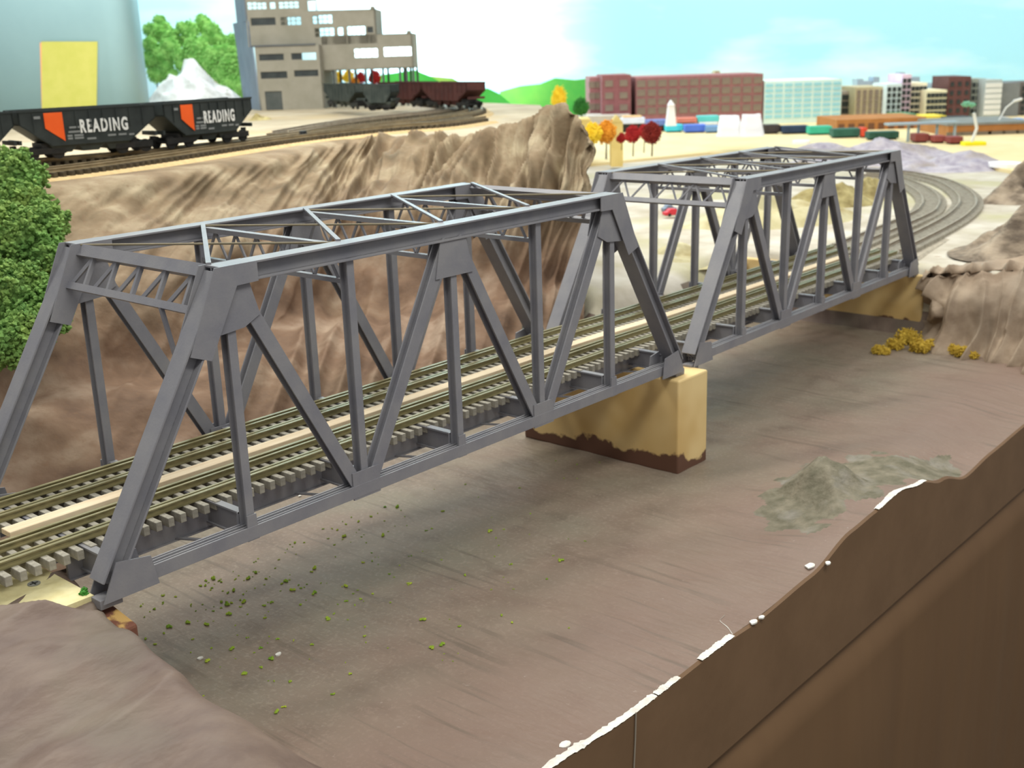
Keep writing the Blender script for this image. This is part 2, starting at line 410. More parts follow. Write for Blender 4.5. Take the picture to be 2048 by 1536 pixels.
def folds(s, t, p):
    a = s * 42 + t * 6.5; k = smooth((t - .1) / .08) * smooth((1 - t) / .06)
    r = abs(fnz(a * .55, t * 2.2, 1)); f = .16 - .5 * r
    up = smooth((.62 - t) / .2)
    f += up * (.07 - .32 * abs(fnz(a * 1.5 + 3, t * 3.5, 2))); f *= 1 - .45 * smooth((s - .84) / .1)
    d = f * (.45 + 1.0 * up * smooth((s - .35) / .15)) * .95 + .12 * fnz(p.x * 1.1, p.y * 1.3, p.z * 1.6 + 4) + .03 * fnz(p.x * 4, p.y * 4, p.z * 4)
    return d * k
hill = grid_mesh('hillside', displaced(G, folds), 420, 190, MHILL); struct(hill)

# the upper shelf the coal train stands on
MSHELF = mat('sandy_shelf_ground', (160, 146, 122), (184, 172, 148), .8, .85, bump=.15, bscale=6, c3=(176, 156, 120), s3=.35, lo3=.55, hi3=.7)
poly = [UZ(-900, 470, ZS), *[c + Vector((.0, .25, 0)) for c in crest[1:8]], UD(840, 276, 21.4), UD(930, 268, 21.3), UD(1010, 252, 22.5), UZ(1090, 220, ZS), UZ(1080, 210, ZS), UZ(960, 205, ZS), UZ(700, 203, ZS), UZ(300, 206, ZS), UZ(-900, 240, ZS)]
poly = [Vector((p.x, p.y, ZS)) for p in poly]
shelf = MB().prism([p - Vector((0, 0, .3)) for p in poly], (0, 0, .3)).build('ground_shelf', MSHELF); struct(shelf)

# ================================================================== FAR PLATEAU, rock piles, right embankment
MPLAT = mat('pale_plaster_ground', (172, 162, 144), (206, 200, 188), .9, .85, bump=.3, bscale=5, c3=(176, 170, 136), s3=.42, lo3=.52, hi3=.68)
MLAV = mat('lavender_grey_rock', (150, 144, 158), (196, 190, 196), 2.5, .85, bump=.6, bscale=6, c3=(140, 128, 118), s3=1.2)
def plat_z(x, y):
    a = smooth((y - 2.75) / .9); b = smooth((x - 13.75) / .25)
    low = -.32 + .27 * smooth((y - 2.6) / 3.0)
    side = smooth((x - 12.6) / 1.3)
    top = low * (1 - side) + (-.09) * side
    top += .035 * fnz(x * 1.1, y * 1.1) * (1 - b * .8)
    a *= smooth((x - 8.4 - .75 * max(0, y - 2.5)) / .8)
    s = max(a, b)
    return ZR - .2 + (top - ZR + .2) * s
nx, ny = 330, 260; P = []
for j in range(ny):
    y = -2.42 + 32.4 * (j / (ny - 1)) ** 1.25
    for i in range(nx):
        x = 7 + 36 * (i / (nx - 1)) ** 1.3; P.append((x, y, plat_z(x, y)))
plat = grid_mesh('ground_plateau', P, nx, ny, MPLAT); struct(plat)
plat.data.materials.append(MMOUND)
for pl in plat.data.polygons:
    if pl.center.z < -.52 + .1 * fnz(pl.center.x * 2, pl.center.y * 2): pl.material_index = 1
def rock(name, c, rx, ry, h, m, label, cat, seed=0, rz=0, sharp=1.0, n=90, group=None):
    P = []; o0 = Vector(c); cr_, sr_ = math.cos(rz), math.sin(rz)
    for j in range(n):
        for i in range(n):
            a = -1.15 + 2.3 * i / (n - 1); b = -1.15 + 2.3 * j / (n - 1); r = math.hypot(a, b)
            k = max(0, 1 - r) ** sharp if sharp != 1 else smooth(1 - r)
            f = k * (1 + .9 * (fnz(a * 2.2 + seed, b * 2.2, seed) )) + k * .35 * (.3 - abs(fnz(a * 6 + seed, b * 5, 2 + seed))) + .0
            z = h * f - .04
            x, y = a * rx, b * ry
            P.append((x * cr_ - y * sr_, x * sr_ + y * cr_, z))
    o = grid_mesh(name, P, n, n, m); o.location = o0; tag(o, label, cat, group)
    import bmesh
    bm = bmesh.new(); bm.from_mesh(o.data); bm.faces.ensure_lookup_table()
    dead = [f for f in bm.faces if all(v.co.z <= -.0399 for v in f.verts)]
    bmesh.ops.delete(bm, geom=dead, context='FACES'); bm.to_mesh(o.data); bm.free(); return o
ZP = -.09
p = UZ(1760, 322, ZP); rock('rock_pile', p, 3.4, 1.8, .66, MLAV, 'tallest lavender-grey plaster rock heap just behind the far end of the second bridge', 'rock', 1, -.7)
p = UZ(1905, 335, ZP); rock('rock_pile', p, 2.6, 1.6, .36, MLAV, 'lavender-grey rock heap beyond the outer curve of the track', 'rock', 4, -.8)
p = UZ(1660, 306, ZP); rock('rock_pile', p, 2.4, 1.5, .28, MLAV, 'low grey rock heap showing over the top of the second bridge', 'rock', 8, -.7)
MOLV = mat('olive_brown_rock', (120, 106, 66), (184, 172, 122), 1.8, .85, bump=.5, bscale=6)
MYEL = mat('yellow_green_ground', (184, 174, 132), (206, 200, 168), 1.4, .85, bump=.4, bscale=6, c3=(158, 142, 96), s3=1.2)
p = UZ(1660, 410, ZP); rock('olive_rock', p, 1.5, .7, .42, MOLV, 'olive brown rock seen through the far half of the second bridge', 'rock', 3, -.7)
p = UZ(1745, 395, ZP); rock('olive_rock', p, .9, .8, .36, MOLV, 'smaller olive rock inside the curve of the inner track', 'rock', 12, -.7)
p = UZ(1540, 450, -.15); rock('yellow_slope', p, 2.6, 1.2, .6, MYEL, 'yellowish plaster slope showing between the posts of the second bridge', 'rock', 5, -.65)
p = UZ(1330, 520, -.25); rock('yellow_slope', p, 1.5, .9, .22, MYEL, 'low yellowish plaster bank beside the foot of the tall hill', 'rock', 6, -.65)

MEMB = mat('brown_grey_plaster_cloth', (134, 115, 96), (172, 153, 132), 1.8, .8, bump=.5, bscale=5, c3=(138, 124, 108), s3=.9)
footR = [UZ(1838, 668, ZR), UZ(1866, 700, ZR), UZ(1925, 716, ZR), UZ(1990, 722, ZR), UZ(2052, 740, ZR), Vector((12.4, -2.1, ZR)), Vector((12.3, -2.42, ZR))]
topR = [Vector((13.86, .16, -.14)), Vector((14.0, -.18, -.12)), Vector((14.2, -.6, -.06)), Vector((14.3, -1.05, .0)), Vector((14.2, -1.6, .05)), Vector((14.2, -2.0, .05)), Vector((14.2, -2.42, .05))]
r1 = [a.lerp(b, .12) + Vector((-.05, 0, 0)) for a, b in zip(topR, footR)]
r2 = [a.lerp(b, .45) + Vector((-.1, 0, .12)) for a, b in zip(topR, footR)]
r3 = [a.lerp(b, .75) + Vector((.08, 0, .0)) for a, b in zip(topR, footR)]
r0 = [a + Vector((1.4, .35 * (i < 5), .02)) for i, a in enumerate(topR)]
fr = [a - Vector((0, 0, .12)) for a in footR]
G = loft([r0, topR, r1, r2, r3, footR, fr], 300, 120)
def foldE(s, t, p):
    k = smooth((t - .1) / .12)
    return k * (.26 * (.24 - abs(fnz(s * 8 + t * 1.5, t * 1.1, 3))) * 2.0 + .05 * fnz(s * 22, t * 4, 1) + .03 * fnz(p.x * 6, p.y * 6, p.z * 6)) + (1 - k) * .05 * fnz(p.x * 3, p.y * 3, 1)
emb = grid_mesh('ground_embankment', displaced(G, foldE), 300, 120, MEMB); struct(emb)
MDRK = mat('dark_layered_rock', (96, 84, 72), (160, 144, 124), 2.6, .85, bump=.7, bscale=5, stretch=(1, 1, 2.5), c3=(176, 160, 140), s3=1.3)
rock('rock_bluff', Vector((16.1, -.95, -.02)), 1.75, 1.1, .95, MDRK, 'tall brown rock bluff at the right edge beside the curving tracks', 'rock', 21, -.5, 1, 110)
rock('rock_bluff', UZ(2060, 400, ZP) + Vector((.4, -.2, 0)), 1.9, .9, .85, MDRK, 'dark rock outcrop at the right edge, farther off than the tall brown bluff', 'rock', 15, -.5, 1, 110)
# yard board beyond
MYARD = mat('tan_yard_board', (222, 202, 150), (232, 214, 168), .5, .7)
ZY = .0
q = [UZ(1150, 330, ZY), UZ(1420, 304, ZY), UZ(1660, 302, ZY), UZ(1800, 300, ZY), UZ(2048, 345, ZY), UZ(2500, 420, ZY), UZ(2700, 190, ZY), UZ(1400, 190, ZY), UZ(1050, 200, ZY)]
yard = MB().prism([Vector((p.x, p.y, ZY - .25)) for p in q], (0, 0, .25)).build('ground_yard', MYARD); struct(yard)

# ================================================================== PIERS and abutments
MPIER = bpy.data.materials.new('yellow_wood_pier'); MPIER.use_nodes = True
def pier_mat(m, ztop, zbot):
    nt = m.node_tree; N = nt.nodes; L = nt.links; b = N['Principled BSDF']; b.inputs['Roughness'].default_value = .6
    tc = N.new('ShaderNodeTexCoord'); sx = N.new('ShaderNodeSeparateXYZ'); L.new(tc.outputs['Object'], sx.inputs[0])
    n1 = N.new('ShaderNodeTexNoise'); n1.inputs['Scale'].default_value = 1.5; L.new(tc.outputs['Object'], n1.inputs['Vector'])
    r = N.new('ShaderNodeValToRGB'); r.color_ramp.elements[0].color = lin((208, 174, 112)); r.color_ramp.elements[1].color = lin((230, 202, 144)); r.color_ramp.elements[0].position = .35; r.color_ramp.elements[1].position = .65
    L.new(n1.outputs[0], r.inputs[0])
    n2 = N.new('ShaderNodeTexNoise'); n2.inputs['Scale'].default_value = 9; n2.inputs['Detail'].default_value = 8; L.new(tc.outputs['Object'], n2.inputs['Vector'])
    n3 = N.new('ShaderNodeTexNoise'); n3.inputs['Scale'].default_value = 1.6; L.new(tc.outputs['Object'], n3.inputs['Vector'])
    # brown splashes of paint along the foot, ragged upper edge
    a = N.new('ShaderNodeMath'); a.operation = 'MULTIPLY_ADD'; L.new(n2.outputs[0], a.inputs[0]); a.inputs[1].default_value = .22; L.new(sx.outputs[2], a.inputs[2])
    a2 = N.new('ShaderNodeMath'); a2.operation = 'MULTIPLY_ADD'; L.new(n3.outputs[0], a2.inputs[0]); a2.inputs[1].default_value = .5; L.new(a.outputs[0], a2.inputs[2])
    mr = N.new('ShaderNodeMapRange'); mr.inputs[1].default_value = zbot + .50; mr.inputs[2].default_value = zbot + .465; L.new(a2.outputs[0], mr.inputs[0])
    mx = N.new('ShaderNodeMix'); mx.data_type = 'RGBA'; L.new(mr.outputs[0], mx.inputs[0]); L.new(r.outputs[0], mx.inputs[6]); mx.inputs[7].default_value = lin((98, 66, 50))
    L.new(mx.outputs[2], b.inputs['Base Color'])
pier_mat(MPIER, 0, .03)
def pier(x0, x1, y0, y1, zt, label, name='bridge_pier'):
    mb = MB(); o = empty(name, ((x0 + x1) / 2, (y0 + y1) / 2, ZR - .01)); cx, cy = (x0 + x1) / 2, (y0 + y1) / 2; h = zt - ZR + .01
    b = MB().box(x0 - cx, x1 - cx, y0 - cy, y1 - cy, 0, h).build('block', MPIER, o, bevel=.02)
    b.location = (0, 0, 1.06 - 1.06)
    tag(o, label, 'bridge pier'); return o
# the noise material uses block coordinates (0 at the foot)
MPIER.node_tree.nodes
pier(6.50, 7.08, -.17, 2.02, -.125, 'yellow wooden pier block under the joint of the two bridges, brown paint around its foot')
pier(13.84, 14.6, .15, 3.6, -.235, 'shaded yellow wooden abutment block under the far end of the second bridge')
# near abutment plywood with screw
o = empty('plywood_abutment', (-.8, .9, -.05))
poly = [(-.10, .05), (-.10, 1.95), (-2.6, 1.95), (-2.6, .05)]
MB().prism([(x + .8, y - .9, -.10) for x, y in poly], (0, 0, .10)).build('deck_board', PLY, o)
MB().box(-2.6 + .8, -.3 + .8, .2 - .9, 1.8 - .9, -1.13, -.10).build('support_block', MPIER, o)
MSCR = mat('zinc_screw', (150, 152, 150), (176, 178, 176), 20, .4, .7)
sp = UZ(68, 1168, -.05)
sc = MB().tube([(sp.x + .8, sp.y - .9, -.01), (sp.x + .8, sp.y - .9, .006)], .042, 20)
s_ = sc.build('screw_head', MSCR, o)
MB().box(sp.x + .8 - .028, sp.x + .8 + .028, sp.y - .9 - .005, sp.y - .9 + .005, .0062, .008).box(sp.x + .8 - .005, sp.x + .8 + .005, sp.y - .9 - .028, sp.y - .9 + .028, .0062, .008).build('cross_slot', mat('dark_slot', (40, 40, 40)), s_)
tag(o, 'yellow plywood abutment board carrying the tracks at the near end of the first bridge', 'abutment')
# small tan block end beside mound
o = MB()
a = UZ(190, 1225, -.25); b_ = UZ(240, 1290, -.35)
o = MB().hexa([(-.17, -.25, -1.15), (.02, -.25, -1.15), (.02, .12, -1.15), (-.17, .12, -1.15), (-.17, -.25, -.21), (.02, -.25, -.21), (.02, .12, -.15), (-.17, .12, -.15)]).build('wood_block', mat('painted_wood_end', (196, 158, 96), (120, 78, 62), 5, .8, lo=.45, hi=.52), bevel=.02)
tag(o, 'small tan wood block end with peeling brown paint, tucked between bridge foot and mound', 'wood block')

# ================================================================== TRUSS BRIDGES
PN = 1.1; WB = 1.8987
def make_bridge(H, label, zig, broken, loc, rz, ry):
    root = empty('truss_bridge', (0, 0, 0))
    tag(root, label, 'bridge', 'grey model truss bridges')
    ex0, ex6 = -.04, 6 * PN + .06; c0, c5 = PN - .07, 5 * PN + .07
    X = [ex0] + [PN * i for i in range(1, 6)] + [ex6]
    I_post = [(-.085, .085, .052, .068), (-.085, .085, -.068, -.052), (-.028, -.012, -.052, .052), (.012, .028, -.052, .052)]
    for side in (0, 1):
        y = WB * side; s = -1 if side == 0 else 1
        def P3(x, z): return Vector((x, y, z))
        A = P3(X[0], .03); B = P3(c0 + .05, H - .068); C2 = P3(c5 - .05, H - .068); D = P3(X[6], .03)
        MB().beam(A, B, (0, 1, 0), I_post).build('end_post', STEEL, root, bevel=.003)
        MB().beam(C2, D, (0, 1, 0), I_post).build('end_post', STEEL, root, bevel=.003)
        MB().beam(P3(c0, H - .068), P3(c5, H - .068), (0, 1, 0), [(-.085, .085, .052, .068), (-.072, .072, -.068, -.052), (-.028, -.012, -.052, .052), (.012, .028, -.052, .052)]).build('top_chord', STEEL, root, bevel=.003)
        MB().beam(P3(X[0] + .05, 0), P3(X[6] - .05, 0), (0, 1, 0), [(-.062, -.048, -.05, .05), (-.028, -.016, -.05, .05), (.016, .028, -.05, .05), (.048, .062, -.05, .05), (-.05, .05, -.03, -.02)]).build('bottom_chord', STEEL, root, bevel=.002)
        hs = [(-.045, -.032, -.034, .034), (.032, .045, -.034, .034), (-.034, .034, -.006, .006)]
        for i in range(1, 6):
            MB().beam(P3(X[i], -.03), P3(X[i], H - .12), (0, 1, 0), hs).build('vertical_post', STEEL, root)
        hd = [(-.048, -.034, -.052, .052), (.034, .048, -.052, .052), (-.036, .036, -.008, .008)]
        for a, b in ((1, 2), (3, 2), (3, 4), (5, 4)):
            top = P3(X[a] + (.06 if b > a else -.06), H - .13); bot = P3(X[b] + (-.07 if b > a else .07), .02)
            MB().beam(bot, top, (0, 1, 0), hd).build('diagonal_brace', STEEL, root)
        # gusset plates, one each on the outer and the inner face
        for off in (s * .086, -s * .094):
            y0 = y + off - .005
            def plate(pts, nm='gusset_plate'):
                MB().prism([(px, y0, pz) for px, pz in pts], (0, .01, 0)).build(nm, STEEL, root)
            dx, dz = (c0 + .05 - X[0]), (H - .1); ln = math.hypot(dx, dz); ux, uz = dx / ln, dz / ln
            for sg, xc in ((1, c0), (-1, c5)):
                xe = X[0] if sg == 1 else X[6]
                # corner boot over end post and chord
                bx = lambda v: xc + sg * v
                plate([(bx(-.045), H), (bx(.30), H), (bx(.30), H - .14), (bx(.12), H - .145), (bx(-.14), H - .62), (bx(-.30), H - .56)])
            y0s = y + (s * .056 if off * s > 0 else -s * .064) - .004
            y0 = y0s
            for sg, xn in ((1, X[1]), (-1, X[5])):
                plate([(xn - sg * .10, H - .13), (xn + sg * .17, H - .13), (xn + sg * .24, H - .38), (xn + sg * .10, H - .45), (xn - sg * .22, H - .48)])
            plate([(X[3] - .15, H - .13), (X[3] + .15, H - .13), (X[3] + .22, H - .43), (X[3] - .22, H - .43)])
            for k in (2, 4): plate([(X[k] - .14, -.065), (X[k] + .14, -.065), (X[k] + .14, .16), (X[k] - .14, .16)])
            for k in (1, 3, 5): plate([(X[k] - .05, -.055), (X[k] + .05, -.055), (X[k] + .04, .14), (X[k] - .04, .14)])
            y0 = y + (s * .088 if off * s > 0 else -s * .096) - .004
            for sg, xe in ((1, X[0]), (-1, X[6])):
                plate([(xe - sg * .07, -.075), (xe + sg * .34, -.075), (xe + sg * .30, .14), (xe + sg * .05, .18)])
        for xe, sg in ((X[0], 1), (X[6], -1)):
            MB().box(xe - .02 * sg - .06, xe - .02 * sg + .10, y - .06, y + .06, -.123, -.055).build('bearing_shoe', STEEL, root, bevel=.005)
    # portals in the plane of the end posts
    for A0, C0 in ((X[0], c0 + .05), (X[6], c5 - .05)):
        d = Vector((C0 - A0, 0, H - .068 - .03)).normalized(); topp = Vector((C0, 0, H - .05))
        up = Vector((0, 1, 0)).cross(d)
        pr = MB().beam(topp + Vector((0, .085, .0)), topp + Vector((0, WB - .085, 0)), d, [(-.045, .035, -.03, .03), (-.06, -.045, -.04, .04)]).build('portal_strut', STEEL, root)
        lo = topp - d * .30
        MB().beam(lo + Vector((0, .085, 0)), lo + Vector((0, WB - .085, 0)), d, [(-.028, .028, -.02, .02)]).build('portal_strut', STEEL, root)
        n = 5; y0, y1 = .12, WB - .12; st = (y1 - y0) / n
        lat = MB()
        for k in range(n):
            ya = y0 + st * k
            if zig == 'N':
                lat.bar(lo + Vector((0, ya + st, 0)), topp - d * .04 + Vector((0, ya + st * .45, 0)), .018, .03, (1, 0, 0))
                lat.bar(topp - d * .04 + Vector((0, ya + st * .45, 0)), lo + Vector((0, ya + st * .38, 0)), .03, .03, (1, 0, 0))
            else:
                lat.bar(lo + Vector((0, ya, 0)), topp - d * .04 + Vector((0, ya + st / 2, 0)), .016, .02, (1, 0, 0))
                lat.bar(topp - d * .04 + Vector((0, ya + st / 2, 0)), lo + Vector((0, ya + st, 0)), .016, .02, (1, 0, 0))
        lat.build('portal_lattice', STEEL, root)
    if broken:
        a = Vector((c0 - .12, .50, H - .32)); MB().beam(a, a + Vector((.03, -.12, -.52)), (0, 1, 0), [(-.014, .014, -.014, .014)]).build('broken_brace', STEEL, root)
    # sway frames at the inner panel points
    for i in (2, 3, 4):
        MB().beam((X[i], .085, H - .04), (X[i], WB - .085, H - .04), (1, 0, 0), [(-.03, .03, -.02, .02)]).build('top_strut', STEEL, root)
        MB().beam((X[i], .05, H - .30), (X[i], WB - .05, H - .30), (1, 0, 0), [(-.025, .025, -.018, .018)]).build('sway_strut', STEEL, root)
        lat = MB(); n = 6; st = (WB - .2) / n
        for k in range(n):
            ya = .1 + st * k
            lat.bar((X[i], ya, H - .29), (X[i], ya + st / 2, H - .05), .016, .02, (1, 0, 0)); lat.bar((X[i], ya + st / 2, H - .05), (X[i], ya + st, H - .29), .016, .02, (1, 0, 0))
        lat.build('sway_lattice', STEEL, root)
    # lateral bracing across the top
    for i in range(1, 5):
        xa = X[i] if i > 1 else c0 + .02; xb_ = X[i + 1] if i < 4 else c5 - .02
        MB().beam((xa, .07, H + .004), (xb_, WB - .07, H + .004), (0, 0, 1), [(-.006, .010, -.018, .018)]).build('lateral_strap', STEEL, root)
        MB().tube([(xa, WB - .07, H - .012), (xb_, .07, H - .012)], .009, 8).build('lateral_rod', mat('brownish_rod', (128, 118, 96), (140, 130, 108), 5), root)
    # floor: transverse beams, stringers, lower laterals
    for i in range(7):
        x = X[i] if 0 < i < 6 else X[i] + (.12 if i == 0 else -.12)
        MB().beam((x, .06, .05), (x, WB - .06, .05), (1, 0, 0), [(-.012, .012, -.09, .08), (-.032, .032, .078, .092), (-.03, .03, -.1, -.088)]).build('floor_beam', STEEL, root)
    for yy in (.50, .86, 1.28, 1.64):
        MB().beam((X[0] + .0, yy, 0), (X[6] - .0, yy, 0), (0, 1, 0), [(-.03, .03, .07, .086), (-.012, .012, -.09, .07), (-.03, .03, -.1, -.09)]).build('stringer', STEEL, root)
    for i in range(6):
        MB().bar((X[i] + .1, .05, -.07), (X[i + 1] - .05, WB - .05, -.07), .03, .012).build('lower_lateral', STEEL, root)
        MB().bar((X[i] + .1, WB - .05, -.085), (X[i + 1] - .05, .05, -.085), .03, .012).build('lower_lateral', STEEL, root)
    root.location = loc; root.rotation_euler = (0, ry, rz)
    return root
make_bridge(1.958, 'nearer grey model truss bridge, its near end post filling the left of the picture', 'N', True, (0, 0, 0), 0, 0)
make_bridge(1.883, 'farther grey model truss bridge, beyond the yellow pier and ending at the curving tracks', 'V', False, (7.1535, .08, -.0435), .039, .0131)

# ================================================================== TRACKS
GA = .165; RH = .05
def track(path, label, z_off=0.0, step=.1, tie_len=.62, tie_w=.048, guard=False, railm=RAIL, tiem=TIE, parts=True, name='railroad_track', group=None, tie_h=.07, gauge=GA):
    root = empty(name, tuple(path[0])); o0 = Vector(path[0]); tag(root, label, 'railroad track', group)
    pts = arclen([Vector(p) for p in path], step / 2)
    def frame(i):
        d = pts[min(i + 1, len(pts) - 1)] - pts[max(i - 1, 0)]; d.normalize(); s = Vector((-d.y, d.x, 0)).normalized(); return d, s
    def sweep(off, prof, m, nm):     # prof polygon (s,z)
        vs = []; fs = []; k = len(prof)
        for i, p in enumerate(pts):
            d, s = frame(i)
            for a, b in prof: vs.append(p - o0 + s * (off + a) + Vector((0, 0, b)))
        for i in range(len(pts) - 1):
            for q in range(k): fs.append((i * k + q, i * k + (q + 1) % k, (i + 1) * k + (q + 1) % k, (i + 1) * k + q))
        fs.append(tuple(range(k))); fs.append(tuple((len(pts) - 1) * k + q for q in range(k))[::-1])
        mb = MB(); mb.add(vs, fs); o = mb.build(nm, m, root); fix_normals(o); return o
    rp = [(-.028, 0), (.028, 0), (.028, .007), (.006, .014), (.006, .036), (.016, .04), (.016, RH), (-.016, RH), (-.016, .04), (-.006, .036), (-.006, .014), (-.028, .007)]
    for sg in (-1, 1): sweep(sg * gauge, rp, railm, 'rail')
    if guard:
        for sg in (-1, 1): sweep(sg * (gauge - .06), [(a * .8, b * .9) for a, b in rp], railm, 'guard_rail')
    # ties
    n = len(pts) // 2; base = MB().box(-tie_w / 2, tie_w / 2, -tie_len / 2, tie_len / 2, -tie_h, 0).build('tie', tiem, root, bevel=.004)
    first = True; cnt = 0; rest = MB()
    order = sorted(range(n), key=lambda i: (pts[2 * i] - CAM).dot(F_) if abs((pts[2 * i] - CAM).dot(R_)) < .55 * max(.1, (pts[2 * i] - CAM).dot(F_)) else 999)
    for i in order:
        p = pts[2 * i] - o0; d, s = frame(2 * i)
        if parts and cnt < 96:
            o = base if first else base.copy()
            if not first: COL.objects.link(o); o.parent = root
            o.location = p; o.rotation_euler = (0, 0, math.atan2(d.y, d.x)); first = False; cnt += 1
        else:
            h = tie_w / 2; L_ = tie_len / 2
            rest.hexa([p + d * a + s * b + Vector((0, 0, c)) for a, b, c in ((-h, -L_, -tie_h), (h, -L_, -tie_h), (h, L_, -tie_h), (-h, L_, -tie_h), (-h, -L_, 0), (h, -L_, 0), (h, L_, 0), (-h, L_, 0))])
    if rest.v:
        if first: bpy.data.objects.remove(base)
        r = rest.build('tie', tiem, root); 
        if parts: r['kind'] = 'stuff'
        else: r.name = 'tie_row'; r['kind'] = 'stuff'
    return root
def main_path(y):
    out = []
    for x in np.arange(-2.6, 14.3, .2):
        k = smooth((x - 6.2) / 2.0); z = .15 + k * (-.0435 - .0131 * max(0, x - 7.15)); yy = y + k * (.05 + .030 * max(0, x - 7.15))
        out.append(Vector((float(x), yy, z)))
    return out
track(main_path(.66), 'nearer bridge track with olive rails on grey ties, running through both bridges', guard=True)
track(main_path(1.46), 'farther bridge track with olive rails, on the hill side of the pale wood strip', guard=True)
ZT = -.03
def curve_path(px, start):
    pts = [start] + [UZ(u, v, ZT + .05) - Vector((0, 0, .05)) for u, v in px]
    return cr(pts, 60)
e1 = main_path(.66)[-1]; e2 = main_path(1.46)[-1]
BAL = mat('grey_ballast', (150, 142, 128), (184, 174, 156), 14, .9, bump=.4, bscale=40)
def roadbed(path, label, w=.42, h=.06, name='ballast_bed'):
    mb = MB(); vs = []; fs = []
    for i, p in enumerate(path):
        d = (path[min(i + 1, len(path) - 1)] - path[max(i - 1, 0)]).normalized(); s = Vector((-d.y, d.x, 0)).normalized(); zz = Vector((0, 0, 1))
        vs += [p - s * (w + .09) - zz * (.066 + h), p - s * w - zz * .066, p + s * w - zz * .066, p + s * (w + .09) - zz * (.066 + h)]
    for i in range(len(path) - 1):
        for q in range(4): fs.append((i * 4 + q, i * 4 + (q + 1) % 4, (i + 1) * 4 + (q + 1) % 4, (i + 1) * 4 + q))
    fs += [(0, 1, 2, 3), tuple(len(vs) - 4 + q for q in (3, 2, 1, 0))]
    mb.add(vs, fs); o = mb.build(name, BAL); fix_normals(o); tag(o, label, 'ballast'); return o
outer = curve_path([(1872, 452), (1917, 425), (1936, 401), (1925, 381), (1891, 361), (1848, 350), (1802, 342), (1740, 338)], e1 + Vector((.1, .004, 0)))
inner = curve_path([(1834, 428), (1859, 409), (1861, 393), (1845, 377), (1813, 361), (1780, 352), (1720, 345)], e2 + Vector((.1, .004, 0)))
track(outer, 'outer curving track beyond the second bridge, sweeping left around the rocks', railm=RAILF, parts=False)
track(inner, 'inner curving track beyond the second bridge, inside the outer curve', railm=RAILF, parts=False)
roadbed(outer, 'grey ballast bed under the outer curving track'); roadbed(inner, 'grey ballast bed under the inner curving track')
# wood strip between the tracks
sp_ = main_path(1.0); sp_ = [p for p in sp_ if -.22 < p.x < 13.6]
mb = MB()
segs = [(-.2, 5.15), (5.2, 8.6), (8.65, 13.4)]
wood = empty('wood_strip', (0, 0, 0))
for a, b in segs:
    q = [p for p in main_path(1.0) if a - .1 <= p.x <= b + .1]
    mb = MB(); vs = []; fs = []
    for p in q: vs += [(p.x, p.y - .065, p.z + .003), (p.x, p.y + .065, p.z + .003), (p.x, p.y + .065, p.z + .045), (p.x, p.y - .065, p.z + .045)]
    for i in range(len(q) - 1):
        for r in range(4): fs.append((i * 4 + r, i * 4 + (r + 1) % 4, (i + 1) * 4 + (r + 1) % 4, (i + 1) * 4 + r))
    fs += [(3, 2, 1, 0), tuple(len(vs) - 4 + r for r in range(4))]
    mb.add(vs, fs); so = mb.build('strip_length', STRIPW, wood, bevel=.006); fix_normals(so)
tag(wood, 'pale bare wood strip lying between the two bridge tracks', 'wood strip')

# upper shelf tracks
ZU = ZS + .11
TANB = mat('tan_tie', (176, 150, 104), (200, 174, 124), 8, .85)
def pth(px, n=80, z=ZU): return cr([UZ(u, v, z + .04) - Vector((0, 0, .04)) for u, v in px], n)
RAILU = mat('brown_rail', (132, 116, 88), (160, 142, 110), 6, .5, .3)
SAND = mat('tan_ballast', (176, 150, 106), (190, 166, 122), 10, .9)
t1 = pth([(-260, 372), (90, 338), (300, 311), (480, 285), (610, 268), (760, 252), (880, 243), (960, 232)])
t2 = pth([(-260, 343), (30, 322), (305, 299), (487, 279), (600, 265), (720, 250), (830, 238), (910, 228), (950, 218), (940, 208)])
t3 = pth([(560, 262), (660, 245), (760, 232), (860, 222), (905, 212), (850, 204)], 60)
for t_, lb in ((t1, 'empty tan-tied track at the front edge of the upper shelf, before the coal train'), (t2, 'track carrying the lettered black hopper train on the upper shelf'), (t3, 'siding leading from the yard tracks towards the grey mine building')):
    track(t_, lb, parts=False, railm=RAILU if t_ is not t3 else RAILF, tiem=TIED, step=.13, tie_w=.06, tie_len=.56)
b1 = roadbed(t1, 'tan ballast bed under the empty front track of the upper shelf', .38, .045); b1.data.materials[0] = SAND
b2 = roadbed(t2, 'tan ballast bed under the lettered hopper train', .38, .045); b2.data.materials[0] = SAND
roadbed(t3, 'grey ballast bed of the siding near the mine building', .38, .045)
# switch machine
p = UZ(607, 278, ZS + .05)
o = empty('switch_machine', (p.x, p.y, ZS)); DK = mat('dark_metal', (34, 36, 38), (48, 50, 52), 8, .5)
MB().box(-.28, .28, -.1, .1, 0, .1).build('base', DK, o, bevel=.02); MB().tube([(0, 0, .1), (0, 0, .2)], .07, 12).build('motor_cap', DK, o)
o.rotation_euler = (0, 0, .45); tag(o, 'small dark switch machine at the brow of the hill beside the front track', 'switch machine')

